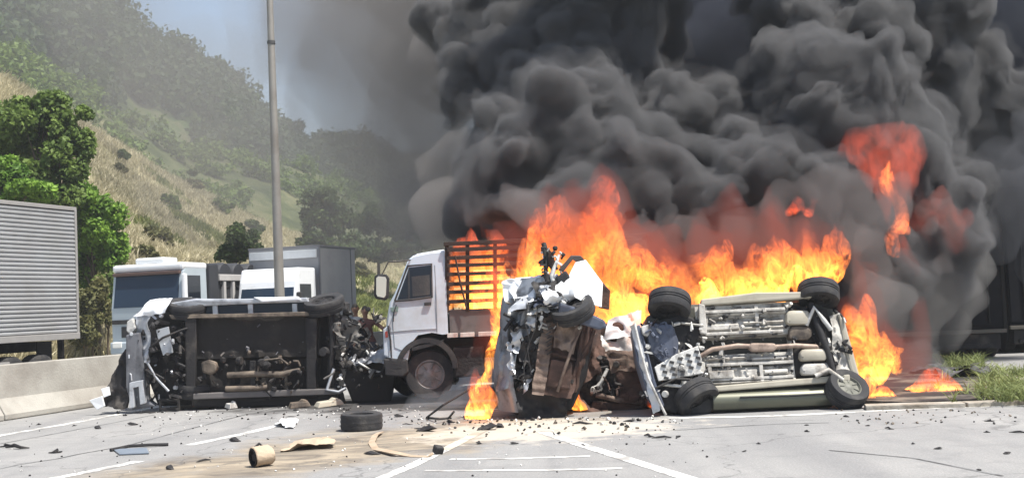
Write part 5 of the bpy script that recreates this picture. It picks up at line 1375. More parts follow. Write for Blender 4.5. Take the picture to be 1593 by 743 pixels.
slabs = [(264,640,0.30,'small broken metal frame lying in front of the sooty pickup'),(430,630,0.24,'grey lump of rubble at the foot of the sooty pickup'),(466,634,0.36,'tan slab of debris under the right end of the sooty pickup'),(512,632,0.5,'long tan plank of debris in front of the pickup tailgate'),(360,636,0.16,'little grey lump beside the middle of the sooty pickup')]
for i, (px, py, s, lab) in enumerate(slabs):
    g = gp(px, py); m = MB()
    if i == 0:
        for z in (0.04, 0.20): m.box((0,0,z), (0.34,0.05,0.04), (0,0.1,0.2))
        for x in (-0.15, 0.15): m.box((x,x*0.2,0.12), (0.04,0.05,0.2))
    else:
        m.box((0,0,0.06), (s, 0.18, 0.08), (0.15,-0.05,0.2 * i), (0.8,0.7)).box((s * 0.2,0.05,0.10), (s * 0.4,0.12,0.07), (0.3,0.2,0.9), (0.6,0.6))
    o = m.build('debris_slab', (SOOT, ALU, TAN, CREAM, ALU)[i] if i != 1 else mat('grey_rubble', (0.2,0.19,0.18), 0.9), None, bevel=0.012, crumple=0.012)
    o.location = (g.x, g.y, 0)
    tag(o, lab, 'debris')
# burnt sheets on the island
for i, (px, py, s, lab) in enumerate(((1462,583,0.62,'crumpled grey burnt sheet on the island behind the ground fire'),(1500,590,0.5,'charred grey sheet lying beside the island weeds'))):
    g = gp(px, py); C = [Vector((-s,-s*0.8,0)), Vector((s,-s*0.6,0)), Vector((s*0.9,s*0.8,0)), Vector((-s*0.8,s*0.7,0))]
    def f(u, v):
        p = C[0].lerp(C[1], u).lerp(C[3].lerp(C[2], u), v); q = p * 2.6
        return p + Vector((0,0,0.07 + 0.12 * float(fbm(q.x + 5 * i, q.y, 2, 3))))
    o = MB().grid(f, 24, 18).build('burnt_sheet', mat('ash_grey', (0.10,0.10,0.11), 0.8, 0, 0.3, 6, col2=(0.04,0.04,0.04), thr=0.5), smooth=30)
    o.location = (g.x, g.y, 0.07); tag(o, lab, 'sheet')
# crumbs nobody could count
rs = np.random.RandomState(5); mb = MB(); mb2 = MB(); mb3 = MB()
def crumb(m, g, s):
    m.box((g.x, g.y, s * 0.35), (s, s * rs.uniform(0.4, 1), s * rs.uniform(0.3, 0.8)), tuple(rs.uniform(-1, 1, 3)), (0.7, 0.6))
for i in range(200):
    px = rs.uniform(640, 1060); py = 648 + abs(rs.normal()) * 14
    crumb((mb, mb2, mb3)[rs.randint(3)], gp(px, py), rs.uniform(0.012, 0.06) * (0.4 + 0.6 * rs.rand()))
for i in range(200):
    px = rs.uniform(180, 660); py = 632 + abs(rs.normal()) * 14
    crumb((mb, mb2)[rs.randint(2)], gp(px, py), rs.uniform(0.012, 0.04))
for i in range(200):
    px = rs.uniform(-20, 1100); py = rs.uniform(645, 742)
    crumb((mb, mb2)[rs.randint(2)], gp(px, py), rs.uniform(0.010, 0.026))
for i in range(60):
    px = rs.uniform(1300, 1600); py = rs.uniform(634, 660)
    crumb((mb, mb3)[rs.randint(2)], gp(px, py), rs.uniform(0.012, 0.035))
tag(mb.build('dark_crumbs', SOOT), 'countless dark crumbs and splinters strewn over the road', 'debris', kind='stuff')
tag(mb2.build('pale_crumbs', ALU), 'countless pale shards of glass and plastic strewn over the road', 'debris', kind='stuff')
tag(mb3.build('tan_crumbs', TAN), 'tan crumbs of rubble in front of the burning wrecks', 'debris', kind='stuff')

# ------------------------------------------------------------------ people behind the sooty pickup
def person(label, px, Y, hgt, shirt, trousers, lean, arm_to):
    b = at(px, 480, Y); b.z = 0
    k = hgt / 1.75
    def cap(p, a, r0, bq, r1):
        a = np.array(a); bq = np.array(bq); d = bq - a
        t = np.clip(((p - a) @ d) / (d @ d), 0, 1)
        return np.linalg.norm(p - a - t[:,None] * d, axis=1) - (r0 + (r1 - r0) * t)
    h = 0.028
    gx = np.arange(-0.75, 0.80, h); gy = np.arange(-0.5, 0.5, h); gzv = np.arange(-0.04, 1.86, h)
    G = np.stack(np.meshgrid(gx, gy, gzv, indexing='ij'), -1); shp = G.shape[:3]; p = G.reshape(-1, 3)
    sh = np.array([lean, 0, 0])
    parts = []
    for s in (-1, 1):
        parts += [cap(p, (s*0.10,0,0.90), 0.085, (s*0.12,-0.02,0.50), 0.058), cap(p, (s*0.12,-0.02,0.50), 0.056, (s*0.13,0.02,0.09), 0.038), cap(p, (s*0.13,0.03,0.045), 0.04, (s*0.14,-0.15,0.035), 0.032)]
    parts += [cap(p, (-0.06,0,0.95), 0.115, (0.06,0,0.95), 0.115), cap(p, (0,0,0.98), 0.13, sh*0.7+(0,0,1.28), 0.14), cap(p, sh*0.8+(-0.11,0,1.36), 0.085, sh*0.8+(0.11,0,1.36), 0.085), cap(p, sh+(0,0,1.42), 0.055, sh+(0,-0.01,1.54), 0.052)]
    hd = sh + np.array((0.0,-0.015,1.635))
    head = np.linalg.norm((p - hd) / np.array((0.078,0.095,0.118)), axis=1) * 0.09 - 0.09
    nose = cap(p, hd+(0,-0.09,0.0), 0.012, hd+(0,-0.112,-0.02), 0.014)
    ears = np.minimum(np.linalg.norm(p - hd - (0.08,0.01,-0.005), axis=1), np.linalg.norm(p - hd + (0.08,-0.01,0.005), axis=1)) - 0.024
    parts += [head, nose, ears]
    for s in (-1, 1):
        S = sh*0.8 + np.array((s*0.20,0,1.37))
        if s == arm_to[0]:
            E = S + np.array((s*0.20,-0.10,-0.16)); H = E + np.array((s*0.24,-0.06,0.02))
        else:
            E = S + np.array((s*0.07,0.03,-0.28)); H = E + np.array((s*0.0,-0.08,-0.25))
        parts += [cap(p, S, 0.052, E, 0.040), cap(p, E, 0.038, H, 0.027)]
        d = (H - E) / np.linalg.norm(H - E); side = np.cross(d, (0,1,0)); side = side / (np.linalg.norm(side) + 1e-9)
        palm = H + d * 0.05
        parts.append(cap(p, H, 0.028, palm, 0.034))
        for j, fl in enumerate((0.07,0.08,0.075,0.06)):
            o = side * (j - 1.5) * 0.021
            parts.append(cap(p, palm + o, 0.012, palm + o + d * fl + np.array((0,-0.015,0)), 0.010))
        parts.append(cap(p, H + d * 0.02 + side * 0.03, 0.013, H + d * 0.06 + side * 0.07, 0.010))
    f = parts[0]
    for q in parts[1:]:
        hh = np.clip(0.5 + 0.5 * (q - f) / 0.035, 0, 1); f = q * (1 - hh) + f * hh - 0.035 * hh * (1 - hh)
    f = f.reshape(shp).astype(np.float32)
    V, Q = surface_nets(f, (gx[0], gy[0], gzv[0]), h)
    me = mesh_np('body', V, Q)
    SK = mat('skin', (0.20,0.11,0.075), 0.6); HR = mat('dark_hair', (0.015,0.012,0.01), 0.7); SHO = mat('shoes', (0.03,0.03,0.03), 0.7)
    for m_ in (SK, shirt, trousers, HR, SHO): me.materials.append(m_)
    C = V[Q].mean(1)
    mi = np.zeros(len(Q), np.int32)
    torso = (C[:,2] < 1.455) & (C[:,2] > 0.93)
    mi[torso] = 1
    rel = C - hd
    mi[(C[:,2] <= 0.93) & (np.abs(C[:,0]) < 0.30)] = 2
    forearm = (np.abs(C[:,0] - sh[0] * 0.8) > 0.315) | ((C[:,2] < 1.12) & (np.abs(C[:,0] - sh[0] * 0.4) > 0.215) & (C[:,2] > 0.6))
    mi[forearm] = 0
    mi[C[:,2] < 0.085] = 4
    mi[(C[:,2] > 1.50) & ((rel[:,2] > 0.03) | ((rel[:,1] > -0.01) & (rel[:,2] > -0.07)))] = 3
    me.polygons.foreach_set('material_index', mi)
    o = bpy.data.objects.new('person', me); COL.objects.link(o)
    o.location = b; o.scale = (k, k, k)
    for s in (-1, 1):                                   # eyes and mouth as small set-in pieces
        e = MB().lathe([(0.001,0.0),(0.011,0.0),(0.008,-0.007),(0.001,-0.009)], hd + np.array((s*0.032,-0.083,0.005)), (0,1,0), 10).build('eye', mat('eye_dark', (0.02,0.02,0.02), 0.3), o)
    MB().box(hd + np.array((0,-0.082,-0.055)), (0.045,0.012,0.010)).build('mouth', mat('lips', (0.22,0.08,0.07), 0.5), o)
    return tag(o, label, 'person')
person('person in a grey shirt standing behind the right end of the sooty pickup', 549, 27.5, 1.76, mat('grey_shirt', (0.20,0.21,0.23), 0.9), mat('dark_trousers', (0.04,0.045,0.06), 0.9), 0.05, (0,))
person('person in a dark red-brown shirt reaching out one arm beside the truck mirror', 571, 27.0, 1.70, mat('redbrown_shirt', (0.10,0.045,0.04), 0.9), mat('dark_trousers', (0.04,0.045,0.06)), -0.05, (1,))
# ------------------------------------------------------------------ smoke
def splat(f, org, h, c, r, marg):
    lo = np.maximum(np.floor((c - r - marg - org) / h).astype(int), 0)
    hi = np.minimum(np.ceil((c + r + marg - org) / h).astype(int) + 1, f.shape)
    if np.any(hi <= lo): return
    ax = [(np.arange(lo[k], hi[k]) * h + org[k] - c[k]) ** 2 for k in range(3)]
    d = np.sqrt(ax[0][:,None,None] + ax[1][None,:,None] + ax[2][None,None,:]) - r
    blk = f[lo[0]:hi[0], lo[1]:hi[1], lo[2]:hi[2]]
    np.minimum(blk, d, out=blk)
def billow(puffs, h, levels, seed, marg=0.6, rough=0.1, rfreq=1.4, fray=0.0, warp=((0.45, 0.22), (1.5, 0.07)), shells=None):
    """smoke surface: every puff carries smaller puffs on its skin, those smaller ones again; then turbulent relief"""
    rs = np.random.RandomState(seed)
    P = [(np.array(p[:3], float), float(p[3])) for p in puffs]
    lo = np.min([c - r for c, r in P], 0) - 1.2; hi = np.max([c + r for c, r in P], 0) + 1.2
    lo[2] = max(lo[2], -0.15)
    shp = np.ceil((hi - lo) / h).astype(int) + 1
    f = np.full(tuple(shp), 1.0, np.float32)
    cur = P
    for c, r in cur: splat(f, lo, h, c, r, marg)
    for (k, ratio, var) in levels:
        nxt = []
        for c, r in cur:
            for _ in range(k):
                d = rs.normal(size=3); d[2] += 0.35; d[1] -= 0.25; d /= np.linalg.norm(d)
                rr = r * ratio * (1 + var * (rs.rand() * 2 - 1))
                nxt.append((c + d * (r * (0.84 + 0.16 * rs.rand())), rr))
        keep = []
        for c, r in nxt:
            i = np.clip(((c - lo) / h).astype(int), 0, shp - 1)
            if f[i[0], i[1], i[2]] > -0.35 * r: keep.append((c, r))
        for c, r in keep: splat(f, lo, h, c, r, marg)
        cur = keep
    act = np.abs(f) < 0.75
    I = np.argwhere(act); X = I * h + lo
    # swirl the space a little, then push the skin out in rounded bulges with sharp creases
    q = X * 0.55
    Xs = X + 0.35 * np.stack([fbm(q[:,0], q[:,1], q[:,2], 2), fbm(q[:,0] + 40, q[:,1], q[:,2], 2), fbm(q[:,0], q[:,1] + 40, q[:,2], 2)], 1)
    rel = 0; amp = 1.0; fr = rfreq
    for o in range(4):
        rel = rel + amp * (np.abs(vnoise(Xs[:,0] * fr + 13 * o, Xs[:,1] * fr, Xs[:,2] * fr + 5 * o)) - 0.25); amp *= 0.55; fr *= 2.0
    fa = f[act] - rough * rel * 2
    if fray: fa = fa + fray * fbm(Xs[:,0] * 3.1, Xs[:,1] * 3.1, Xs[:,2] * 3.1, 2)
    f[act] = fa
    for a in range(3):
        g = f.copy()
        sl = [slice(1, -1) if k == a else slice(None) for k in range(3)]
        s0 = [slice(0, -2) if k == a else slice(None) for k in range(3)]
        s2 = [slice(2, None) if k == a else slice(None) for k in range(3)]
        g[tuple(sl)] = 0.2 * f[tuple(s0)] + 0.6 * f[tuple(sl)] + 0.2 * f[tuple(s2)]
        f = g
    out = []
    for (off, wisp, wf) in (shells or [(0.0, 0.0, 1.0)]):
        g = f - off
        if wisp:
            act = np.abs(g) < 0.8
            I = np.argwhere(act); X = I * h + lo
            q = X * wf
            sw = X + 0.3 * np.stack([vnoise(q[:,0] * 0.5, q[:,1] * 0.5, q[:,2] * 0.5), vnoise(q[:,0] * 0.5 + 9, q[:,1] * 0.5, q[:,2] * 0.5), vnoise(q[:,0] * 0.5, q[:,1] * 0.5 + 9, q[:,2] * 0.5)], 1)
            q = sw * wf
            g[act] += wisp * (fbm(q[:,0], q[:,1], q[:,2] + 3, 3, 0.6))
        for a in range(3):                       # closed at the grid's edge
            for e in (0, -1):
                s = [slice(None)] * 3; s[a] = e
                g[tuple(s)] = 1.0
        V, Q = surface_nets(g, lo, h)
        # shear the rounded forms so that none stays a ball
        for (fr, am) in warp:
            q = V * fr
            V = V + am * np.stack([fbm(q[:,0], q[:,1], q[:,2], 2), fbm(q[:,0] + 40, q[:,1], q[:,2], 2), fbm(q[:,0], q[:,1] + 40, q[:,2], 2)], 1)
        V[:,2] = np.maximum(V[:,2], 0.02)
        out.append((V, Q))
    return out
def px_puffs(L):
    out = []
    for (px, py, rp, Y) in L:
        c = at(px, py, Y)
        out.append((c.x, c.y, c.z, rp * Y / F_PX))
    return out
def smoke_obj(name, label, puffs, m, h, levels, seed, **kw):
    R_ = billow(px_puffs(puffs), h, levels, seed, **kw)
    ms = m if isinstance(m, list) else [m]
    top = tag(link(name, mesh_np(name, *R_[0]), ms[0]), label, 'smoke', kind='stuff')
    for (V, Q), mm in zip(R_[1:], ms[1:]):
        link('smoke_core', mesh_np('smoke_core', V, Q), mm, top)
    return top

front = [
    # left shoulder above the stake truck
    (800,298,60,22.4),(745,335,42,25.5),(850,250,72,22.9),(778,225,44,24.5),(900,185,70,25.6),(850,95,80,27.5),(768,120,55,27.5),
    (950,105,82,27.5),(900,30,90,28),(1000,70,62,28.5),(960,250,82,23.0),(1010,315,66,22),(930,322,50,21.6),(872,322,44,21.8),
    (1045,200,62,25.5),(970,-50,90,29),(790,20,75,29),(860,-60,90,29),(720,60,50,30),
    # middle
    (1110,240,78,25.5),(1175,215,60,26.5),(1100,318,58,22.3),(1180,318,66,22.5),(1250,328,58,22.5),(1150,285,58,23.5),(1225,265,58,24.5),
    (1255,175,78,25),(1235,95,60,26.5),(1280,35,80,28),(1245,-30,60,29),
    # right tower
    (1330,165,72,23.8),(1312,205,42,22.9),(1262,185,38,23.0),(1390,225,72,24.2),(1360,105,66,26.5),(1390,40,74,28),(1340,-40,80,29),
    (1425,285,62,24),(1470,345,50,23.8),(1440,395,52,23.4),(1470,280,40,25),
    (1370,410,50,23.2),(1330,355,50,22.9),
    (1460,120,70,28),(1510,190,62,28.5),(1568,165,46,29),(1600,215,56,29.5),(1440,40,55,29),
    (1570,350,50,29.5),(1620,340,60,29),
    # unseen puffs added above the picture to shade the billows below
    (900,-170,80,25.5),(1000,-200,80,26),(1110,-190,70,27),(1500,-120,70,27.5),(1420,-200,80,27),(1240,-230,70,27),
]
SM = [volume_mat('smoke_skin', (0.21, 0.211, 0.217), 0.45, 0.0), volume_mat('smoke_mid', (0.205, 0.206, 0.212), 2.6, 0.0), volume_mat('smoke_heart', (0.20, 0.201, 0.207), 7.0, 0.0)]
smoke_obj('smoke_plume', 'thick grey billowing smoke plume rising from the burning wrecks', front, SM, 0.088, [(8, 0.5, 0.45), (9, 0.42, 0.5), (6, 0.42, 0.5)], 5, rough=0.15, rfreq=0.9, fray=0.03, shells=[(0.09, 0.26, 2.0), (0.02, 0.14, 2.6), (-0.06, 0.08, 3.0)])
dark = [(1130,60,150,34),(1000,150,150,36),(880,120,130,36),(800,250,80,35),(830,350,70,33),(820,0,110,37),(1300,100,200,35),(1500,80,200,35),(1600,100,150,35),(1560,300,150,34),(1500,450,120,32),(1600,450,120,33),(1200,300,180,34),(1000,350,150,33.5),(1350,400,150,32.5),(900,380,110,33),(1740,120,170,34),(1720,330,140,33),(1820,250,160,34),(1000,-160,190,39),(1300,-170,200,39),(1560,-160,190,39),(1150,-400,230,43),(1450,-380,220,42)]  # puffs above and right of view added to block sky and sun
smoke_obj('dark_smoke', 'dark shadowed smoke mass filling the gaps behind the grey billows', dark, volume_mat('smoke_shaded', (0.09,0.10,0.13), 1.3, 0.0), 0.22, [(6, 0.5, 0.35)], 3, rough=0.3, rfreq=0.5)  # shade behind the front plume put into this smoke's colour
smoke_obj('dark_smoke', 'dark smoke hanging in front of the trailers at the right edge', [(1570,285,46,24.9),(1620,320,60,25.2),(1600,250,50,25.4),(1545,250,36,25.0),(1640,400,44,25.4),(1560,360,30,24.8)], volume_mat('smoke_dusky', (0.15,0.155,0.17), 1.1, 0.0), 0.12, [(7, 0.5, 0.4), (6, 0.45, 0.4)], 81, rough=0.2, rfreq=0.8, fray=0.05)
# smoke drifting off to the left, thinner and thinner
VEIL = [([(700,330,48,33),(725,240,60,35),(745,120,80,37),(725,20,90,38)], 0.26, 'dense brown-grey edge of smoke at the left side of the plume'),
        ([(672,330,60,37),(690,220,80,39),(700,90,100,41),(670,-20,110,42)], 0.11, 'brown-grey smoke just left of the plume'),
        ([(640,320,75,41),(650,190,95,43),(655,60,120,45),(620,-60,120,46)], 0.06, 'brownish smoke drifting left of the plume over the sky'),
        ([(610,310,85,46),(610,170,115,48),(600,40,140,50),(560,-60,130,50)], 0.046, 'faint brown smoke fading into the sky left of the plume'),
        ([(580,300,100,52),(575,150,130,54),(560,20,135,56)], 0.026, 'thinnest smoke haze over the sky near the lamp post'),
        ([(560,280,130,60),(520,100,170,60),(440,270,130,64),(330,180,150,84),(230,90,140,92),(120,50,130,96),(640,300,150,58)], 0.030, 'thin smoke veil drifting in front of the far hills')]
for i, (L_, dens, lab) in enumerate(VEIL):
    smoke_obj('smoke_veil', lab, L_, volume_mat('smoke_veil_%d' % i, (0.32,0.305,0.30), dens * (3.0 if i < 5 else 1.0), 0.1), 0.4 if i < 5 else 0.7, [(4, 0.6, 0.3)], 60 + i, marg=1.2, rough=0.35, rfreq=0.25, warp=((0.2, 0.9),))
smoke_obj('drifting_smoke', 'soft grey smoke sinking to the ground right of the olive car', [(1400,465,46,22.4),(1445,455,44,23.0),(1420,520,40,22.2),(1395,570,30,21.8),(1490,420,36,24.0),(1440,560,26,22.6),(1370,480,34,21.8),(1470,500,30,23.6)], volume_mat('smoke_soft', (0.26,0.257,0.255), 1.0, 0.0), 0.11, [(7, 0.55, 0.4), (6, 0.45, 0.4)], 70, rough=0.22, rfreq=0.8, fray=0.05)
# fire-lit smoke rolling off the flame tops
low = [(840,345,34,19.6),(890,330,30,20.2),(970,360,34,20.0),(1030,360,36,20.2),(1090,355,36,20.2),(1150,352,36,20.2),(1205,345,34,20.2),(1265,340,36,20.2),(1310,365,32,20.0),(1345,400,34,19.6),(1370,450,30,19.2),(1350,340,36,20.4),(1465,405,24,22.0),(1450,350,20,22.0)]
smoke_obj('flame_smoke', 'thin reddish smoke rolling off the tops of the flames', low, volume_mat('smoke_low', (0.27,0.25,0.245), 0.9, 0.0), 0.10, [(7, 0.5, 0.4), (5, 0.45, 0.4)], 33, rough=0.2, rfreq=0.9, fray=0.04)
smoke_obj('pale_smoke', 'wisp of pale bluish smoke under the stake truck', [(660,632,18,19.6),(690,626,24,19.8),(720,636,20,19.4),(735,610,16,20.0)], volume_mat('smoke_pale', (0.75,0.80,0.88), 0.38, 0.0), 0.07, [(6, 0.5, 0.4)], 35, rough=0.12, rfreq=1.2)
# ------------------------------------------------------------------ fire
def fire_mat(name, scale, hi, gain, z0, z1, soot=1.0, step=0.3, red=0.0):
    """flame sheets: hot and yellow low down, cooling to red towards the tips"""
    m = bpy.data.materials.new(name)
    N, L = nodes(m)
    N.remove(N['Principled BSDF'])
    def math_(op, a, b=None, c=None):
        x = N.new('ShaderNodeMath'); x.operation = op
        for i, v in enumerate((a, b, c)):
            if v is None: continue
            if isinstance(v, (int, float)): x.inputs[i].default_value = v
            else: L.new(v, x.inputs[i])
        return x.outputs[0]
    def rng(v, a, b, x=0.0, y=1.0):
        r = N.new('ShaderNodeMapRange'); r.inputs['From Min'].default_value = a; r.inputs['From Max'].default_value = b
        r.inputs['To Min'].default_value = x; r.inputs['To Max'].default_value = y; L.new(v, r.inputs['Value']); return r.outputs[0]
    tc = N.new('ShaderNodeTexCoord')
    mp = N.new('ShaderNodeMapping'); mp.inputs['Scale'].default_value = (1.0, 1.0, 0.62)
    L.new(tc.outputs['Object'], mp.inputs['Vector'])
    nz = N.new('ShaderNodeTexNoise'); nz.inputs['Scale'].default_value = scale; nz.inputs['Detail'].default_value = 3.0
    nz.inputs['Roughness'].default_value = 0.62; nz.inputs['Distortion'].default_value = 1.8
    L.new(mp.outputs[0], nz.inputs['Vector'])
    big = N.new('ShaderNodeTexNoise'); big.inputs['Scale'].default_value = scale * 0.42; big.inputs['Detail'].default_value = 1.0
    L.new(tc.outputs['Object'], big.inputs['Vector'])
    ab = math_('ABSOLUTE', math_('SUBTRACT', nz.outputs['Fac'], 0.5))
    sheet = math_('POWER', rng(ab, hi, 0.0), 1.7)
    patch = rng(big.outputs['Fac'], 0.38, 0.60)
    sx = N.new('ShaderNodeSeparateXYZ'); L.new(tc.outputs['Object'], sx.inputs[0])
    heat = rng(sx.outputs['Z'], z1, z0)                      # 1 low, 0 at the tips
    heat2 = math_('MULTIPLY_ADD', math_('POWER', heat, 1.2), 0.88, 0.12)
    body = math_('MULTIPLY_ADD', math_('MULTIPLY', sheet, math_('MULTIPLY_ADD', patch, 0.85, 0.15)), 1.0, 0.025)
    st = math_('MULTIPLY', math_('MULTIPLY', body, heat2), gain * 1.7)
    tf = math_('MULTIPLY', math_('MULTIPLY_ADD', sheet, 0.6, 0.4), math_('MULTIPLY_ADD', heat, 0.9, 0.1))
    mx = N.new('ShaderNodeMix'); mx.data_type = 'RGBA'
    mx.inputs['A'].default_value = (1.0, 0.075, 0.012, 1); mx.inputs['B'].default_value = (1.0, 0.43 * (1 - red) + 0.08 * red, 0.045, 1)
    L.new(tf, mx.inputs['Factor'])
    v = N.new('ShaderNodeVolumePrincipled')
    v.inputs['Color'].default_value = (0.2, 0.17, 0.16, 1)
    v.inputs['Density'].default_value = soot
    L.new(st, v.inputs['Emission Strength']); L.new(mx.outputs['Result'], v.inputs['Emission Color'])
    L.new(v.outputs[0], N['Material Output'].inputs['Volume'])
    m.cycles.volume_step_rate = step
    return m
def flame_mesh(name, blobs, h=0.06, warp=0.30, wf=1.5, rough=0.6, rf=2.0, seed=0.0):
    """level set of stretched tongues, warped and frayed upward; blobs: (px, py, half width px, half height px, Y, depth m)"""
    B = []
    for (px, py, rx, rz, Y, dp) in blobs:
        c = at(px, py, Y); k = Y / F_PX * 1.22
        B.append((np.array(c), np.array([rx * k, dp * 1.15, rz * k])))
    lo = np.min([c - r * 1.25 for c, r in B], 0) - 0.45; hi = np.max([c + r * 1.25 for c, r in B], 0) + 0.45
    lo[2] = max(lo[2], 0.005)
    shp = np.ceil((hi - lo) / h).astype(int) + 1
    X = lo[0] + h * np.arange(shp[0])[:,None,None]; Yv = lo[1] + h * np.arange(shp[1])[None,:,None]; Z = lo[2] + h * np.arange(shp[2])[None,None,:]
    X, Yv, Z = np.broadcast_arrays(X, Yv, Z)
    w1 = fbm(X * wf + seed, Yv * wf, Z * wf * 0.6, 3); w2 = fbm(X * wf + 50 + seed, Yv * wf, Z * wf * 0.6, 2)
    Xw = X + warp * w1; Yw = Yv + warp * w2 * 0.7; Zw = Z + warp * 1.5 * fbm(X * wf * 1.3 + 20, Yv * wf + seed, Z * wf * 0.4, 2)
    f = np.full(X.shape, 9.0, np.float32)
    for c, r in B:
        # tongues: narrower towards the top
        t = np.clip((Zw - c[2]) / r[2], -1, 1)
        sx = r[0] * (1.0 - 0.45 * np.maximum(t, 0))
        d = np.sqrt(((Xw - c[0]) / sx) ** 2 + ((Yw - c[1]) / r[1]) ** 2 + ((Zw - c[2]) / r[2]) ** 2) - 1.0
        np.minimum(f, d, out=f)
    ridg = 0.5 - np.abs(fbm(X * rf + seed, Yv * rf, Z * rf * 0.45, 3))
    f = f + rough * (0.33 - ridg)
    for a in range(3):
        for e in (0, -1):
            s = [slice(None)] * 3; s[a] = e
            f[tuple(s)] = 1.0
    V, Q = surface_nets(f, lo, h)
    return mesh_np(name, V, Q)
def fire(label, blobs, gain, scale=3.2, hi=0.085, soot=1.0, step=0.12, red=0.0, z=None, glow=False, **kw):
    zs = [(at(b[0], b[1] + b[3], b[4]).z, at(b[0], b[1] - b[3] * 1.1, b[4]).z) for b in blobs]
    z0, z1 = z or (max(0, min(a for a, _ in zs)), max(b for _, b in zs))
    o = link('flame', flame_mesh('flame', blobs, **kw), fire_mat('fire', scale, hi, gain, z0, z1, soot, step, red))
    if glow:
        g = link('flame_glow', flame_mesh('flame_glow', [(b[0], b[1] - b[3] * 0.12, b[2] * 1.35, b[3] * 1.3, b[4] + 0.1, b[5] * 1.2) for b in blobs], h=0.11, warp=0.5, rough=0.5, rf=1.2, seed=kw.get('seed', 0) + 3), GLOW)
        g.parent = o
    return tag(o, label, 'fire', 'fires in the pile-up')
GLOW = bpy.data.materials.new('fire_glow')
_N, _L = nodes(GLOW); _N.remove(_N['Principled BSDF'])
_v = _N.new('ShaderNodeVolumePrincipled'); _v.inputs['Color'].default_value = (0.12,0.09,0.08,1); _v.inputs['Density'].default_value = 0.5
_v.inputs['Emission Strength'].default_value = 0.12; _v.inputs['Emission Color'].default_value = (1.0, 0.09, 0.03, 1)
_L.new(_v.outputs[0], _N['Material Output'].inputs['Volume'])
fire('tall orange flames behind the upended silver car', [
    (800,450,26,55,19.2,0.4),(838,415,24,55,19.2,0.4),(880,400,34,65,19.3,0.5),(918,365,28,62,19.4,0.5),(900,335,22,26,19.5,0.4),(965,425,44,52,19.3,0.5),(1005,430,44,46,19.3,0.5),(955,485,50,36,18.6,0.35),(990,490,26,32,18.4,0.3),(790,480,24,50,18.9,0.35),(860,440,30,50,18.9,0.4),(935,335,22,30,19.5,0.4)], 13, seed=1.0, glow=True)
fire('wide wall of flames above the top edge of the olive car', [
    (1055,435,36,42,19.2,0.4),(1105,428,40,46,19.2,0.5),(1160,435,36,34,19,0.4),(1203,412,32,42,19.2,0.5),(1262,405,22,52,19.3,0.45),(1295,420,26,46,19.3,0.4),(1235,425,30,36,19.2,0.4),(1080,450,36,34,18.9,0.4),(1130,405,28,34,19.3,0.4),(1035,445,30,40,19.0,0.4)], 11, seed=5.0, glow=True)
fire('low yellow flames licking along the upper sill of the olive car', [
    (1110,452,24,16,17.6,0.22),(1150,446,36,18,17.6,0.25),(1195,448,36,16,17.6,0.25),(1235,448,30,13,17.6,0.22)], 26, scale=4.5, step=0.2, h=0.045, seed=12.0, z=(1.9, 2.5))
fire('orange flames at the rear end of the olive car', [
    (1338,515,24,44,17.6,0.3),(1368,540,24,44,17.8,0.3),(1345,590,18,36,17.2,0.25),(1350,470,18,36,18.0,0.25),(1390,530,16,30,18.0,0.25)], 13, scale=4.2, step=0.2, h=0.05, seed=9.0, glow=True)
fire('low flames burning on the scorched ground at the right', [
    (1395,611,30,11,17.9,0.35),(1425,607,30,12,18.0,0.35),(1450,605,34,13,18.1,0.35),(1480,609,24,11,17.9,0.3),(1372,616,22,10,17.5,0.3)], 34, scale=6.0, step=0.25, h=0.035, seed=14.0, rough=0.6, warp=0.12)
fire('small red flame on the island behind the low ground fire', [(1450,574,15,7,22.5,0.25),(1466,578,10,5,22.3,0.2)], 12, scale=6.0, step=0.3, h=0.04, seed=16.0, red=0.5)
fire('bright orange flame at the foot of the upended silver car, left side', [(764,628,17,24,17.0,0.22),(758,600,9,22,17.2,0.16),(768,640,16,10,16.8,0.2)], 26, scale=5.5, step=0.3, h=0.035, seed=18.0, warp=0.2)
fire('tall thin flame climbing between the stake truck and the upended silver car', [(758,500,14,40,18.6,0.2),(752,468,16,24,18.8,0.2),(764,465,10,34,18.7,0.2),(755,545,8,26,18.4,0.15)], 22, scale=4.8, step=0.3, h=0.04, seed=20.0)
fire('flames burning between the wooden slats on the stake truck bed', [
    (715,470,26,14,21.2,0.35),(745,460,26,26,21.3,0.35),(735,420,26,40,21.5,0.4),(712,430,18,40,21.4,0.35),(765,430,24,50,21.4,0.4),(765,375,24,9,21.4,0.35)], 15, scale=4.0, step=0.15, seed=22.0)
fire('flames low in the gap between the upended car and the rusty shell', [(886,632,14,22,17.6,0.25),(905,636,24,10,17.5,0.25),(880,605,7,18,17.7,0.2)], 26, scale=5.5, step=0.3, h=0.035, seed=24.0, warp=0.2)
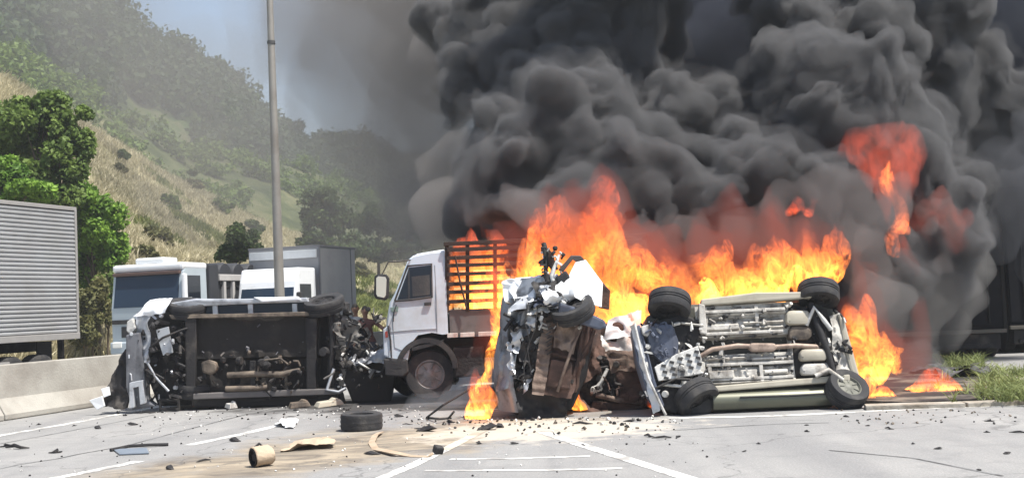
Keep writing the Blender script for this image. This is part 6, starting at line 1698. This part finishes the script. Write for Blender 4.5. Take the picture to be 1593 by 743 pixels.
fire('small flames under the front end of the olive car', [(1020,640,22,8,17.0,0.2),(1036,636,10,8,16.9,0.15)], 24, scale=6.0, step=0.3, h=0.03, seed=26.0, warp=0.15)
fire('bright flame behind the radiator panel of the olive car', [(975,500,16,34,17.8,0.25),(1000,480,16,22,17.8,0.25),(1020,500,24,18,17.7,0.25)], 16, scale=4.5, step=0.25, h=0.045, seed=28.0)
def red_glow(label, blobs, st, soot, seed, streak=None):
    o = link('red_flame', flame_mesh('red_flame', blobs, h=0.08, warp=0.5, wf=1.2, rough=0.7, rf=1.7, seed=seed), fire_mat('red_fire', 2.0, 0.17, st, 9.0, 10.0, soot, 0.12, 0.9))
    tag(o, label, 'fire', 'fires in the pile-up')
    if streak:
        g = link('orange_streak', flame_mesh('orange_streak', streak, h=0.05, warp=0.3, rough=0.6, seed=seed + 4), fire_mat('red_streak', 3.4, 0.10, 6.0, 9.0, 10.0, 0.8, 0.15, 0.6), o)
    return o
red_glow('deep red tongue of flame high in the smoke at the right', [(1348,262,28,18,22.4,0.7),(1380,275,30,30,22.3,0.7),(1392,315,22,44,22.2,0.7),(1415,268,28,22,22.4,0.6),(1402,352,16,34,22.2,0.5),(1420,300,18,30,22.5,0.6),(1330,250,14,10,22.3,0.4),(1405,385,12,24,22.2,0.4)], 0.42, 0.9, 30.0, [(1374,285,9,34,21.9,0.2),(1390,325,9,34,21.8,0.2),(1399,360,6,20,21.8,0.15)])
red_glow('dim red glow of fire deep in the smoke at far right', [(1462,372,26,32,22.8,0.7),(1442,335,20,30,22.8,0.6),(1476,345,16,26,22.9,0.5)], 0.22, 0.9, 37.0)
fire('red flame breaking through the smoke above the middle of the olive car', [(1240,328,26,12,20.6,0.3),(1275,335,14,8,20.6,0.25)], 6.0, scale=3.2, step=0.2, red=0.8, soot=1.0, seed=34.0)
# ------------------------------------------------------------------ haze
hz = MB().box((0, 350, 64.0), (1240, 1140, 130)).build('haze', volume_mat('haze_air', (0.86,0.90,0.96), 0.0006, 0.2))
hz['kind'] = 'stuff'
